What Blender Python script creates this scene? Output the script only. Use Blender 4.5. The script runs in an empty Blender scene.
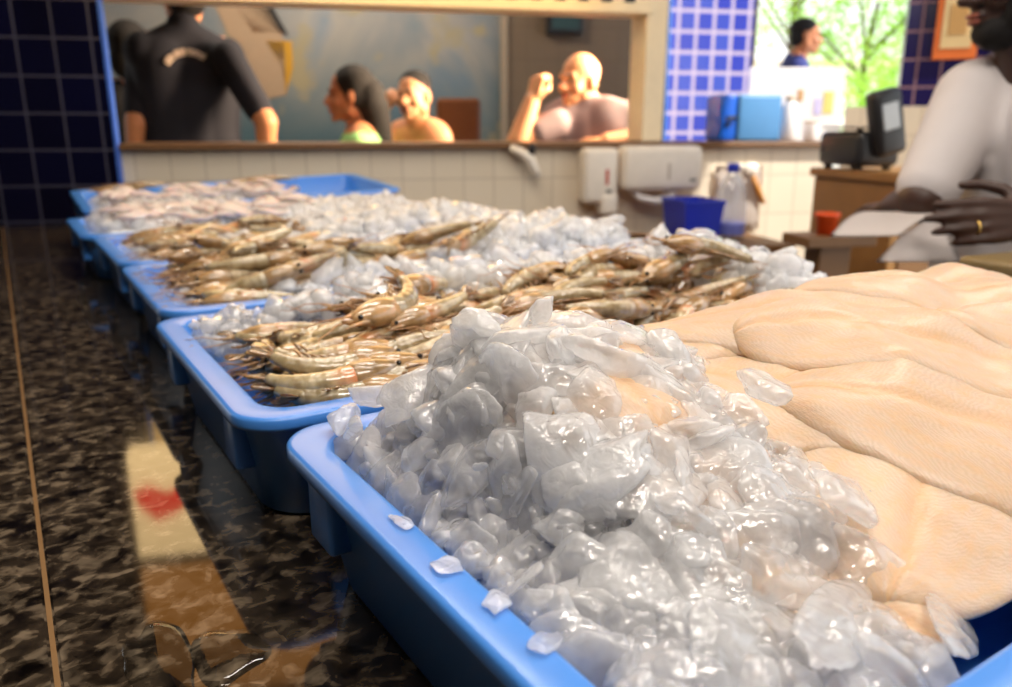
import bpy, bmesh, math, random
from mathutils import Vector, Matrix, Euler, noise
from mathutils.bvhtree import BVHTree
R = math.radians
rnd = random.Random(7)
S = bpy.context.scene
C = S.collection
COUNTER = 0.875         # height of the granite worktop
RIM = 0.970             # height of the tray rims
EYE = 1.17              # camera height
# ------------------------------------------------------------------ camera
PITCH = math.atan(213.5 / 800.0)
YAW = R(31.9)
FWD = Vector((math.sin(YAW) * math.cos(PITCH), math.cos(YAW) * math.cos(PITCH), -math.sin(PITCH)))
RGT = Vector((math.cos(YAW), -math.sin(YAW), 0))
UPV = RGT.cross(FWD)
cam_data = bpy.data.cameras.new('camera')
cam_data.sensor_width = 36
cam_data.lens = 800 / 1012 * 36
cam_data.clip_start = 0.02
cam_data.dof.use_dof = True
cam_data.dof.focus_distance = 0.48
cam_data.dof.aperture_fstop = 6.6
cam = bpy.data.objects.new('camera', cam_data)
C.objects.link(cam)
cam.matrix_world = Matrix.Translation((0, 0, EYE)) @ Matrix((RGT, UPV, -FWD)).transposed().to_4x4()
S.camera = cam

def at(px, py, D):
    """point at depth D (metres along the view axis) on the sight line measured in the photograph"""
    return Vector((0, 0, EYE)) + (FWD + RGT * ((px - 506) / 800) + UPV * ((343.5 - py) / 800)) * D

# ------------------------------------------------------------------ helpers
def tag(o, label=None, cat=None, group=None, kind=None):
    if label: o['label'] = label
    if cat: o['category'] = cat
    if group: o['group'] = group
    if kind: o['kind'] = kind
    return o

def thing(name, label, cat, loc=(0, 0, 0), rz=0.0, group=None):
    o = bpy.data.objects.new(name, None)
    C.objects.link(o)
    o.location = loc
    o.rotation_euler = (0, 0, rz)
    o.empty_display_size = 0.05
    return tag(o, label, cat, group)

def link(name, me, mat, parent=None, smooth=True, loc=None, rot=None):
    if mat is not None:
        me.materials.clear()
        for m in (mat if isinstance(mat, (list, tuple)) else [mat]):
            me.materials.append(m)
    if smooth:
        me.polygons.foreach_set('use_smooth', [True] * len(me.polygons))
    o = bpy.data.objects.new(name, me)
    C.objects.link(o)
    if parent is not None: o.parent = parent
    if loc is not None: o.location = loc
    if rot is not None: o.rotation_euler = rot
    return o

def obj(name, bm, mat, parent=None, smooth=False, loc=None, rot=None):
    me = bpy.data.meshes.new(name)
    bm.normal_update()
    bm.to_mesh(me)
    bm.free()
    return link(name, me, mat, parent, smooth, loc, rot)

def box(bm, lo, hi, bevel=0.0, seg=2, mat=None):
    lo = Vector(lo); hi = Vector(hi)
    m = Matrix.Translation((lo + hi) / 2) @ Matrix.Diagonal(Vector((hi.x - lo.x, hi.y - lo.y, hi.z - lo.z, 1)))
    if mat is not None: m = mat @ m
    g = bmesh.ops.create_cube(bm, size=1, matrix=m)
    if bevel > 0:
        vs = set(g['verts'])
        es = [e for e in bm.edges if e.verts[0] in vs and e.verts[1] in vs]
        bmesh.ops.bevel(bm, geom=es, offset=bevel, segments=seg, affect='EDGES', profile=0.5)

def ball(bm, c, r, sub=2, rot=None):
    if not hasattr(r, '__len__'): r = (r, r, r)
    m = Matrix.Translation(c) @ (rot.to_matrix().to_4x4() if rot is not None else Matrix.Identity(4)) @ Matrix.Diagonal(Vector((r[0], r[1], r[2], 1)))
    bmesh.ops.create_icosphere(bm, subdivisions=sub, radius=1, matrix=m)

def cap(bm, p1, r1, p2, r2, sub=2, flat=None):
    """tapered capsule; flat = (axis, factor) squashes the section along an axis"""
    p1 = Vector(p1); p2 = Vector(p2)
    ax = p2 - p1
    L = ax.length
    ax = ax / L if L > 1e-9 else Vector((0, 0, 1))
    q = Vector((0, 0, 1)).rotation_difference(ax)
    g = bmesh.ops.create_icosphere(bm, subdivisions=sub, radius=1)
    for v in g['verts']:
        n = v.co.copy()
        z = n.z
        n = q @ n
        if flat is not None:
            a = Vector(flat[0]).normalized()
            n = n - a * (n.dot(a) * (1 - flat[1]))
        v.co = (p2 + n * r2) if z > 0.001 else ((p1 + n * r1) if z < -0.001 else (p1 + n * r1))

def tube(bm, pts, radii, n=8, closed_ends=True, flat=1.0):
    pts = [Vector(p) for p in pts]
    if not hasattr(radii, '__len__'): radii = [radii] * len(pts)
    up = Vector((0, 0, 1))
    rings = []
    for i, p in enumerate(pts):
        t = (pts[min(i + 1, len(pts) - 1)] - pts[max(i - 1, 0)])
        t = t.normalized() if t.length > 1e-9 else Vector((1, 0, 0))
        s = t.cross(up)
        if s.length < 1e-3: s = t.cross(Vector((0, 1, 0)))
        s.normalize()
        u = s.cross(t).normalized()
        rings.append([bm.verts.new(p + (s * math.cos(a) + u * math.sin(a) * flat) * radii[i]) for a in [2 * math.pi * k / n for k in range(n)]])
    for a, b in zip(rings[:-1], rings[1:]):
        for k in range(n):
            bm.faces.new((a[k], a[(k + 1) % n], b[(k + 1) % n], b[k]))
    if closed_ends:
        bm.faces.new(list(reversed(rings[0])))
        bm.faces.new(rings[-1])

def lathe(bm, prof, n=24, c=(0, 0, 0)):
    c = Vector(c)
    rings = []
    for r, z in prof:
        rings.append([bm.verts.new(c + Vector((r * math.cos(2 * math.pi * k / n), r * math.sin(2 * math.pi * k / n), z))) for k in range(n)])
    for a, b in zip(rings[:-1], rings[1:]):
        for k in range(n):
            bm.faces.new((a[k], a[(k + 1) % n], b[(k + 1) % n], b[k]))
    bm.faces.new(list(reversed(rings[0])))
    bm.faces.new(rings[-1])

def slab(bm, poly, t0, t1, axis='y'):
    """extrude a 2-D outline (x,z) between y=t0 and y=t1"""
    a = [bm.verts.new((x, t0, z)) for x, z in poly]
    b = [bm.verts.new((x, t1, z)) for x, z in poly]
    n = len(poly)
    bm.faces.new(a)
    bm.faces.new(list(reversed(b)))
    for k in range(n):
        bm.faces.new((a[k], b[k], b[(k + 1) % n], a[(k + 1) % n]))

def remesh(bm, voxel, smooth_it=4):
    """one continuous skin over overlapping pieces"""
    me = bpy.data.meshes.new('tmp')
    bm.to_mesh(me); bm.free()
    o = bpy.data.objects.new('tmp', me)
    C.objects.link(o)
    m = o.modifiers.new('r', 'REMESH'); m.mode = 'VOXEL'; m.voxel_size = voxel
    if smooth_it:
        s = o.modifiers.new('s', 'SMOOTH'); s.iterations = smooth_it; s.factor = 0.5
    dg = bpy.context.evaluated_depsgraph_get()
    dg.update()
    out = bpy.data.meshes.new_from_object(o.evaluated_get(dg))
    bpy.data.objects.remove(o)
    bpy.data.meshes.remove(me)
    return out

def fbm(x, y, z=0.0, s=1.0, oct=4):
    return noise.fractal(Vector((x * s, y * s, z * s)), 1.0, 2.0, oct)

def sstep(a, b, x):
    t = min(1, max(0, (x - a) / (b - a)))
    return t * t * (3 - 2 * t)

# ------------------------------------------------------------------ materials
def newmat(name):
    m = bpy.data.materials.new(name)
    m.use_nodes = True
    nt = m.node_tree
    nt.nodes.clear()
    out = nt.nodes.new('ShaderNodeOutputMaterial')
    return m, nt, out

class N:
    def __init__(self, nt): self.nt = nt
    def __call__(self, typ, **kw):
        n = self.nt.nodes.new('ShaderNode' + typ)
        for k, v in kw.items():
            if k.startswith('_'): setattr(n, k[1:], v)
        for k, v in kw.items():
            if not k.startswith('_'):
                key = k.replace('__', ' ')
                s = n.inputs[int(key[1:])] if (key[0] == 'i' and key[1:].isdigit()) else n.inputs[key]
                if hasattr(v, 'is_output'): self.nt.links.new(v, s)
                else: s.default_value = v
        return n
    def link(self, a, b): self.nt.links.new(a, b)
    def ramp(self, fac, stops):
        n = self.nt.nodes.new('ShaderNodeValToRGB')
        e = n.color_ramp.elements
        while len(e) < len(stops): e.new(0.5)
        for k, (p, c) in enumerate(stops):
            e[k].position = p
            e[k].color = c if len(c) == 4 else (*c, 1)
        self.nt.links.new(fac, n.inputs[0])
        return n.outputs[0]
    def mix(self, f, a, b):
        n = self.nt.nodes.new('ShaderNodeMix'); n.data_type = 'RGBA'
        for s, v in ((n.inputs[0], f), (n.inputs[6], a), (n.inputs[7], b)):
            if hasattr(v, 'is_output'): self.nt.links.new(v, s)
            else: s.default_value = v if not isinstance(v, tuple) else (v if len(v) == 4 else (*v, 1))
        return n.outputs[2]

def srgb(r, g, b):
    f = lambda c: (c / 255 / 12.92) if c <= 10 else ((c / 255 + .055) / 1.055) ** 2.4
    return (f(r), f(g), f(b))

def plain(name, col, rough=0.5, var=0.08, scale=30.0, metal=0.0, bump=0.0, **kw):
    """a slightly mottled principled surface"""
    m, nt, out = newmat(name)
    n = N(nt)
    tc = n('TexCoord')
    ns = n('TexNoise', Vector=tc.outputs['Object'], Scale=scale, Detail=4.0)
    lo = tuple(max(0, c * (1 - var)) for c in col); hi = tuple(min(1, c * (1 + var)) for c in col)
    c = n.mix(ns.outputs[0], lo, hi)
    p = n('BsdfPrincipled', Base__Color=c, Roughness=rough, Metallic=metal)
    for k, v in kw.items(): p.inputs[k.replace('__', ' ')].default_value = v
    if bump:
        b = n('Bump', Height=ns.outputs[0], Strength=bump, Distance=0.01)
        n.link(b.outputs[0], p.inputs['Normal'])
    n.link(p.outputs[0], out.inputs[0])
    return m

def emit(name, col, strength):
    m, nt, out = newmat(name)
    n = N(nt)
    e = n('Emission', Color=(*col, 1), Strength=strength)
    n.link(e.outputs[0], out.inputs[0])
    return m

def tiles(name, tile, tile2, grout, w, h, off=(0, 0), gw=0.06, rough=0.15, vert=True, bump=0.3):
    """square wall tiles; the wall's own object coordinates carry the grid (local x / z)"""
    m, nt, out = newmat(name)
    n = N(nt)
    tc = n('TexCoord')
    sp = n('SeparateXYZ', Vector=tc.outputs['Object'])
    def line(sock, size, o, g):
        a = n('Math', _operation='ADD', i0=sock, i1=o)
        a = n('Math', _operation='DIVIDE', i0=a.outputs[0], i1=size)
        fr = n('Math', _operation='FRACT', i0=a.outputs[0])
        fl = n('Math', _operation='FLOOR', i0=a.outputs[0])
        d = n('Math', _operation='SUBTRACT', i0=fr.outputs[0], i1=0.5)
        d = n('Math', _operation='ABSOLUTE', i0=d.outputs[0])
        e = n('MapRange', Value=d.outputs[0], From__Min=0.5 - g, From__Max=0.5 - g * 0.6)
        return e.outputs[0], fl.outputs[0]
    gx, ix = line(sp.outputs[0], w, off[0], gw * h / max(w, h) if w > h else gw)
    gz, iz = line(sp.outputs[2 if vert else 1], h, off[1], gw * w / h if h > w else gw)
    g = n('Math', _operation='MAXIMUM', i0=gx, i1=gz)
    cell = n('CombineXYZ', X=ix, Y=iz)
    wn = n('TexWhiteNoise', Vector=cell.outputs[0])
    tcol = n.mix(wn.outputs['Value'], tile, tile2)
    col = n.mix(g.outputs[0], tcol, grout)
    rr = n('MapRange', Value=g.outputs[0], To__Min=rough, To__Max=0.7)
    b = n('Bump', Height=g.outputs[0], Strength=bump, Distance=0.004, _invert=True)
    p = n('BsdfPrincipled', Base__Color=col, Roughness=rr.outputs[0], Normal=b.outputs[0])
    n.link(p.outputs[0], out.inputs[0])
    return m

def granite_mat():
    m, nt, out = newmat('polished_granite')
    n = N(nt)
    tc = n('TexCoord')
    mp = n('Mapping', Vector=tc.outputs['Object'], Rotation=(0, 0, R(12)), Scale=(1.0, 1.12, 1.0))
    n1 = n('TexNoise', Vector=mp.outputs[0], Scale=64.0, Detail=2.5, Roughness=0.55, Distortion=0.5)
    n2 = n('TexNoise', Vector=mp.outputs[0], Scale=24.0, Detail=4.0, Roughness=0.55, Distortion=0.3)
    v = n('TexVoronoi', Vector=mp.outputs[0], Scale=90.0)
    c1 = n.ramp(n1.outputs[0], [(0.40, (0.004, 0.003, 0.003)), (0.48, (0.02, 0.014, 0.009)), (0.55, (0.10, 0.075, 0.05)), (0.66, (0.24, 0.185, 0.125))])
    c2 = n.ramp(n2.outputs[0], [(0.38, (0.008, 0.006, 0.005)), (0.6, (0.085, 0.062, 0.04))])
    c = n.mix(0.4, c1, c2)
    dk = n.ramp(v.outputs['Color'], [(0.25, (0.12, 0.12, 0.12)), (0.6, (1, 1, 1))])
    mm = n('Mix', _data_type='RGBA', _blend_type='MULTIPLY')
    mm.inputs[0].default_value = 0.65
    n.link(c, mm.inputs[6]); n.link(dk, mm.inputs[7])
    n3 = n('TexNoise', Vector=tc.outputs['Object'], Scale=9.0, Detail=5.0)
    rr = n('MapRange', Value=n3.outputs[0], To__Min=0.02, To__Max=0.10)
    p = n('BsdfPrincipled', Base__Color=mm.outputs[2], Roughness=rr.outputs[0], IOR=1.62)
    n.link(p.outputs[0], out.inputs[0])
    return m

def ice_mat(name, cloud=0.32, tint=(0.985, 0.99, 1.0), bump=0.25, scale=120.0, clear=0.25, milkcol=(0.975, 0.975, 0.98)):
    """wet cloudy ice: a clear refracting share, a milky scattering share and a glossy wet skin"""
    m, nt, out = newmat(name)
    n = N(nt)
    tc = n('TexCoord')
    geo = n('NewGeometry')
    ns = n('TexNoise', Vector=geo.outputs['Position'], Scale=scale, Detail=2.5, Roughness=0.5, Distortion=0.6)
    nc = n('TexNoise', Vector=geo.outputs['Position'], Scale=scale * 0.4, Detail=3.0)
    n9 = n('TexNoise', Vector=geo.outputs['Position'], Scale=scale * 3.6, Detail=2.0)
    hh = n('Math', _operation='MULTIPLY_ADD', i0=n9.outputs[0], i1=0.05, i2=ns.outputs[0])
    b = n('Bump', Height=hh.outputs[0], Strength=bump, Distance=0.006)
    rf = n('BsdfGlass', Color=(*tint, 1), Roughness=0.03, IOR=1.18, Normal=b.outputs[0])
    tr = n('BsdfTransparent', Color=(0.985, 0.99, 0.995, 1))
    df = n('BsdfDiffuse', Color=(*milkcol, 1), Normal=b.outputs[0])
    tl = n('BsdfTranslucent', Color=(*milkcol, 1), Normal=b.outputs[0])
    milk = n('MixShader', i0=0.58, i1=df.outputs[0], i2=tl.outputs[0])
    clr = n('MixShader', i0=clear, i1=rf.outputs[0], i2=tr.outputs[0])
    cf = n('MapRange', Value=nc.outputs[0], From__Min=0.35, From__Max=0.65, To__Min=max(0, cloud - 0.10), To__Max=min(1, cloud + 0.10))
    body = n('MixShader', i0=cf.outputs[0], i1=clr.outputs[0], i2=milk.outputs[0])
    gl = n('BsdfGlossy', Color=(1, 1, 1, 1), Roughness=0.09, Normal=b.outputs[0])
    fr = n('Fresnel', IOR=1.6, Normal=b.outputs[0])
    fm = n('Math', _operation='MULTIPLY', i0=fr.outputs[0], i1=n('Math', _operation='SUBTRACT', i0=1.0, i1=geo.outputs['Backfacing']).outputs[0])
    sh = n('MixShader', i0=fm.outputs[0], i1=body.outputs[0], i2=gl.outputs[0])
    n.link(sh.outputs[0], out.inputs[0])
    return m

def fillet_mat():
    m, nt, out = newmat('fish_flesh')
    n = N(nt)
    uv = n('UVMap')
    oi = n('ObjectInfo')
    sp = n('SeparateXYZ', Vector=uv.outputs[0])
    # chevron muscle bands: v along the fillet plus |u| across it
    au = n('Math', _operation='ABSOLUTE', i0=sp.outputs[0])
    k = n('Math', _operation='MULTIPLY_ADD', i0=au.outputs[0], i1=0.42, i2=sp.outputs[1])
    nz = n('TexNoise', Vector=uv.outputs[0], Scale=7.0, Detail=5.0)
    k2 = n('Math', _operation='MULTIPLY_ADD', i0=nz.outputs[0], i1=0.16, i2=k.outputs[0])
    w = n('Math', _operation='MULTIPLY', i0=k2.outputs[0], i1=190.0)
    sn = n('Math', _operation='SINE', i0=w.outputs[0])
    st = n('MapRange', Value=sn.outputs[0], From__Min=-1.0, From__Max=1.0)
    c0 = n.mix(st.outputs[0], srgb(200, 171, 144), srgb(208, 180, 154))
    c1 = n.mix(n('MapRange', Value=nz.outputs[0], From__Min=0.45, From__Max=0.75).outputs[0], c0, srgb(210, 170, 126))
    mid = n('MapRange', Value=au.outputs[0], From__Min=0.0, From__Max=0.16, To__Min=0.55, To__Max=0.0)
    c2 = n.mix(mid.outputs[0], c1, srgb(214, 164, 108))
    c3 = n.mix(n('Math', _operation='MULTIPLY', i0=oi.outputs['Random'], i1=0.3).outputs[0], c2, srgb(212, 186, 158))
    tc = n('TexCoord')
    fn = n('TexNoise', Vector=tc.outputs['Object'], Scale=330.0, Detail=4.0)
    hh = n('Math', _operation='MULTIPLY_ADD', i0=fn.outputs[0], i1=0.9, i2=n('Math', _operation='MULTIPLY', i0=st.outputs[0], i1=0.10).outputs[0])
    b = n('Bump', Height=hh.outputs[0], Strength=0.5, Distance=0.001)
    p = n('BsdfPrincipled', Base__Color=c3, Roughness=0.42, Normal=b.outputs[0])
    p.inputs['Subsurface Weight'].default_value = 0.45
    p.inputs['Subsurface Radius'].default_value = (1.0, 0.55, 0.3)
    p.inputs['Subsurface Scale'].default_value = 0.012
    p.inputs['Coat Weight'].default_value = 0.2
    p.inputs['Coat Roughness'].default_value = 0.3
    n.link(p.outputs[0], out.inputs[0])
    return m

def shrimp_mat(name, stops, band=True):
    m, nt, out = newmat(name)
    n = N(nt)
    tc = n('TexCoord')
    oi = n('ObjectInfo')
    off = n('VectorMath', _operation='MULTIPLY_ADD', i0=oi.outputs['Random'], i1=(3, 5, 7), i2=tc.outputs['Object'])
    ns = n('TexNoise', Vector=off.outputs[0], Scale=85.0, Detail=5.0, Roughness=0.6)
    c = n.ramp(ns.outputs[0], stops)
    if band:
        sp = n('SeparateXYZ', Vector=tc.outputs['Object'])
        w = n('Math', _operation='MULTIPLY', i0=sp.outputs[0], i1=2 * math.pi / 0.0125)
        s = n('Math', _operation='SINE', i0=w.outputs[0])
        f = n('MapRange', Value=s.outputs[0], From__Min=0.55, From__Max=1.0, To__Min=0.0, To__Max=0.35)
        c = n.mix(f.outputs[0], c, srgb(122, 96, 62))
        # warm flush where abdomen meets head, on some animals
        d = n('MapRange', Value=sp.outputs[0], From__Min=0.0, From__Max=0.022, To__Min=1.0, To__Max=0.0)
        e = n('MapRange', Value=oi.outputs['Random'], From__Min=0.4, From__Max=0.9, To__Min=0.0, To__Max=0.8)
        f2 = n('Math', _operation='MULTIPLY', i0=d.outputs[0], i1=e.outputs[0])
        c = n.mix(f2.outputs[0], c, srgb(205, 112, 52))
    tone = n('MapRange', Value=oi.outputs['Random'], To__Min=0.82, To__Max=1.22)
    h = n('HueSaturation', Color=c, Value=tone.outputs[0])
    b = n('Bump', Height=ns.outputs[0], Strength=0.2, Distance=0.002)
    p = n('BsdfPrincipled', Base__Color=h.outputs[0], Roughness=0.22, Normal=b.outputs[0])
    p.inputs['Subsurface Weight'].default_value = 0.3
    p.inputs['Subsurface Radius'].default_value = (1.0, 0.7, 0.4)
    p.inputs['Subsurface Scale'].default_value = 0.006
    p.inputs['Coat Weight'].default_value = 1.0
    p.inputs['Coat Roughness'].default_value = 0.06
    n.link(p.outputs[0], out.inputs[0])
    return m

def mural_mat():
    """painted sea wall: soft grey above, teal water and dark reef shapes"""
    m, nt, out = newmat('painted_sea_mural')
    n = N(nt)
    tc = n('TexCoord')
    ns = n('TexNoise', Vector=tc.outputs['Object'], Scale=1.7, Detail=5.0, Distortion=0.6)
    n2 = n('TexNoise', Vector=tc.outputs['Object'], Scale=4.2, Detail=3.0)
    c = n.ramp(ns.outputs[0], [(0.3, srgb(100, 118, 130)), (0.45, srgb(130, 132, 134)), (0.55, srgb(150, 146, 140)), (0.7, srgb(108, 126, 146))])
    sp = n('SeparateXYZ', Vector=tc.outputs['Object'])
    lo = n('MapRange', Value=sp.outputs[2], From__Min=1.05, From__Max=1.75, To__Min=0.85, To__Max=0.0)
    c = n.mix(lo.outputs[0], c, srgb(52, 92, 106))
    f = n('MapRange', Value=n2.outputs[0], From__Min=0.58, From__Max=0.68)
    c = n.mix(f.outputs[0], c, srgb(150, 140, 112))
    p = n('BsdfPrincipled', Base__Color=c, Roughness=0.7)
    n.link(p.outputs[0], out.inputs[0])
    return m

def leaf_mat():
    m, nt, out = newmat('tree_leaves')
    n = N(nt)
    tc = n('TexCoord')
    ns = n('TexNoise', Vector=tc.outputs['Object'], Scale=1.5, Detail=3.0)
    c = n.ramp(ns.outputs[0], [(0.35, srgb(120, 176, 40)), (0.65, srgb(196, 232, 110))])
    d = n('BsdfDiffuse', Color=c)
    t = n('BsdfTranslucent', Color=c)
    s = n('MixShader', i0=0.5, i1=d.outputs[0], i2=t.outputs[0])
    n.link(s.outputs[0], out.inputs[0])
    return m

def skin(name, col, rough=0.5):
    return plain(name, col, rough, 0.08, 25, **{'Subsurface Weight': 0.15, 'Subsurface Scale': 0.01})

M = {}
M['granite'] = granite_mat()
M['ice'] = ice_mat('wet_ice', cloud=0.54, bump=0.42, scale=110, clear=0.72)
M['ice_clear'] = ice_mat('clear_ice', cloud=0.36, bump=0.42, scale=90, clear=0.66)
M['ice_far'] = ice_mat('crushed_ice', cloud=0.5, bump=0.5, scale=95, clear=0.72)
M['ice_bed'] = plain('packed_ice', (0.93, 0.93, 0.94), 0.25, 0.03, 60, bump=0.6, **{'Subsurface Weight': 0.9, 'Subsurface Scale': 0.03, 'Subsurface Radius': (1, 1, 1), 'Coat Weight': 0.6})
M['fillet'] = fillet_mat()
M['shrimp'] = shrimp_mat('shrimp_shell', [(0.3, srgb(136, 118, 86)), (0.45, srgb(164, 146, 110)), (0.58, srgb(184, 168, 134)), (0.72, srgb(202, 186, 154))])
M['shrimp_head'] = shrimp_mat('shrimp_carapace', [(0.3, srgb(120, 92, 60)), (0.45, srgb(152, 122, 82)), (0.6, srgb(176, 140, 96)), (0.75, srgb(200, 146, 96))], band=False)
M['shrimp_tail'] = shrimp_mat('shrimp_tail', [(0.3, srgb(92, 66, 42)), (0.6, srgb(150, 112, 70)), (0.8, srgb(186, 116, 64))], band=False)
M['eye'] = plain('black_eye', (0.01, 0.01, 0.01), 0.15)
M['feeler'] = plain('shrimp_feeler', srgb(176, 128, 84), 0.35)
M['squid'] = plain('pale_squid', srgb(216, 200, 192), 0.25, 0.1, 40, **{'Subsurface Weight': 0.3, 'Subsurface Scale': 0.01, 'Coat Weight': 0.5})
M['blue'] = plain('blue_plastic', srgb(72, 140, 226), 0.32, 0.06, 14, bump=0.02, **{'Coat Weight': 0.3, 'Coat Roughness': 0.2})
M['water'] = None
m_, nt_, out_ = newmat('clear_water')
n_ = N(nt_)
g_ = n_('Fresnel', IOR=1.33)
tr_ = n_('BsdfTransparent', Color=(0.97, 0.98, 0.98, 1))
gl_ = n_('BsdfGlossy', Roughness=0.02)
ms_ = n_('MixShader', i0=g_.outputs[0], i1=tr_.outputs[0], i2=gl_.outputs[0])
n_.link(ms_.outputs[0], out_.inputs[0])
M['water'] = m_
M['cream'] = plain('cream_paint', srgb(240, 222, 188), 0.5)
M['white'] = plain('white_plastic', srgb(238, 228, 214), 0.35)
M['steel'] = plain('brushed_steel', (0.55, 0.54, 0.52), 0.35, metal=1.0)
M['black'] = plain('black_plastic', (0.02, 0.02, 0.022), 0.35)
M['wood'] = plain('brown_wood', srgb(120, 84, 48), 0.5, 0.2, 12)
M['ledge'] = plain('brown_stone_ledge', srgb(116, 84, 56), 0.3, 0.2, 40)
M['seam'] = plain('seam_filler', srgb(128, 98, 64), 0.3)
M['paper'] = plain('white_paper', srgb(238, 232, 230), 0.6, 0.02)
# ------------------------------------------------------------------ the market hall: a wall with a long serving opening
WROT = R(-19.9)
U = Vector((math.cos(WROT), math.sin(WROT), 0))
NV = Vector((-math.sin(WROT), math.cos(WROT), 0))
W0 = Vector((1.03, 2.72, 0))
def wl(px, py, t):
    """wall-frame point (along, behind, up) seen at a photo position, t metres behind the wall face"""
    d = at(px, py, 1) - Vector((0, 0, EYE))
    k = (W0.dot(NV) + t) / d.dot(NV)
    p = Vector((0, 0, EYE)) + d * k
    return Vector(((p - W0).dot(U), t, p.z))
def world(v): return W0 + U * v[0] + NV * v[1] + Vector((0, 0, v[2]))

def wallobj(name, bm, mat, kind='structure', smooth=False, parent=None):
    o = obj(name, bm, mat, parent, smooth)
    if parent is None:
        o.location = W0; o.rotation_euler = (0, 0, WROT)
        tag(o, kind=kind)
    return o

sJ0 = wl(640, 138, 0)[0]; sJ1 = wl(660, 138, 0)[0]; sEnd = wl(828, 138, 0)[0]
ZS = 1.128
# counter (worktop): two polished granite slabs with a seam between
cnt = thing('granite_worktop', 'dark speckled polished granite worktop under the row of blue trays', 'worktop', (0, 0, 0))
def yw(x): return (W0.dot(NV) - 0.095 - NV.x * x) / NV.y
def strip(x0, x1, z0, z1, mat, name, bev=0.0):
    bm = bmesh.new()
    q = [(x0, -1.2), (x1, -1.2), (x1, yw(x1)), (x0, yw(x0))]
    a = [bm.verts.new((x, y, z0)) for x, y in q]; b = [bm.verts.new((x, y, z1)) for x, y in q]
    bm.faces.new(list(reversed(a))); bm.faces.new(b)
    for k in range(4): bm.faces.new((a[k], a[(k + 1) % 4], b[(k + 1) % 4], b[k]))
    if bev: bmesh.ops.bevel(bm, geom=bm.edges[:], offset=bev, segments=2, affect='EDGES')
    return obj(name, bm, mat, cnt)
strip(-0.0088, 1.16, COUNTER - 0.04, COUNTER, M['granite'], 'slab', 0.0015)
strip(-0.75, -0.0118, COUNTER - 0.04, COUNTER, M['granite'], 'slab', 0.0015)
strip(-0.0118, -0.0088, COUNTER - 0.03, COUNTER - 0.0010, M['seam'], 'seam')
M['base'] = plain('dark_base_panel', (0.03, 0.03, 0.035), 0.5)
bm = bmesh.new(); box(bm, (-0.7, -1.1, 0), (1.08, 2.25, COUNTER - 0.041)); obj('counter_base', bm, M['base'], cnt)

M['floor'] = tiles('floor_tiles', srgb(120, 104, 88), srgb(132, 114, 96), srgb(80, 70, 60), 0.33, 0.33, vert=False)
bm = bmesh.new(); box(bm, (-3.2, -3.2, -0.1), (5.2, 6.6, 0)); tag(obj('floor', bm, M['floor']), kind='structure')
M['ceil'] = plain('ceiling_paint', srgb(120, 104, 86), 0.8)
bm = bmesh.new(); box(bm, (-3.2, -3.2, 3.0), (3.1, 6.6, 3.1)); tag(obj('ceiling', bm, M['ceil']), kind='structure')
bm = bmesh.new(); box(bm, (3.1001, 2.65, 3.0), (5.2, 6.6, 3.1)); tag(obj('ceiling_sun_block', bm, M['ceil']), kind='structure')  # unseen roof piece added to keep the sun off the mural
M['dim'] = plain('dim_wall_paint', srgb(70, 60, 52), 0.8)
bm = bmesh.new(); box(bm, (-3.2, -3.2, 0), (-3.1, 6.6, 3.0)); tag(obj('wall_left', bm, M['dim']), kind='structure')

bm = bmesh.new(); box(bm, (-3.2, -3.2, 0), (2.2, -3.1, 3.0)); tag(obj('wall_rear', bm, M['dim']), kind='structure')
# lower wall in beige tile, stone ledge, header, jamb
M['beige'] = tiles('beige_wall_tiles', srgb(232, 218, 196), srgb(228, 213, 190), srgb(200, 184, 162), 0.11, 0.15, (0.02, 0.05), gw=0.03, rough=0.25)
bm = bmesh.new(); box(bm, (-1.6, 0, 0), (sEnd, 0.14, ZS - 0.022)); wallobj('wall_back', bm, M['beige'])
zh = wl(470, 9, -0.02)[2]
M['wallpaint'] = plain('upper_wall_paint', srgb(214, 184, 140), 0.6)
bm = bmesh.new(); box(bm, (-1.6, 0.0, zh + 0.10), (sJ1, 0.14, 3.0)); wallobj('wall_back_upper', bm, M['wallpaint'])
# rolled shutter housing: cream bar with a row of dark slots on its face
hd = thing('shutter_housing', 'long cream shutter housing across the top of the serving opening', 'shutter', W0, WROT)
bm = bmesh.new(); box(bm, (-0.75, -0.03, zh), (sJ0 + 0.02, 0.10, zh + 0.099), 0.006); obj('housing', bm, M['cream'], hd)
for k in range(26):
    s0 = -0.62 + k * 0.085
    if s0 + 0.045 > sJ0: break
    bm = bmesh.new(); box(bm, (s0, -0.034, zh + 0.036), (s0 + 0.04, -0.028, zh + 0.055), 0.002); obj('slot', bm, M['black'], hd)
bm = bmesh.new(); box(bm, (sJ0, -0.02, ZS), (sJ1, 0.14, zh + 0.10), 0.004); tag(wallobj('trim_2', bm, M['cream']), kind='structure')

# left pillar in navy tile
pe = wl(122, 177, -0.03)[0]
gx0 = wl(100, 110, -0.03)[0]
M['navy'] = tiles('navy_wall_tiles', srgb(8, 8, 30), srgb(10, 11, 40), srgb(62, 60, 76), 0.108, 0.113, (-gx0 % 0.108, -1.221 % 0.113 + 0.0), gw=0.035, rough=0.12)
M['navy_edge'] = plain('blue_edge_strip', srgb(70, 110, 205), 0.3)
bm = bmesh.new(); box(bm, (pe - 1.3, -0.03, 0), (pe - 0.012, -0.001, 2.99)); o = wallobj('wall_left_pillar', bm, M['navy'])
bm = bmesh.new(); box(bm, (pe - 0.0119, -0.034, 0), (pe, -0.001, 2.99), 0.002); wallobj('trim_3', bm, M['navy_edge'])

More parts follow.
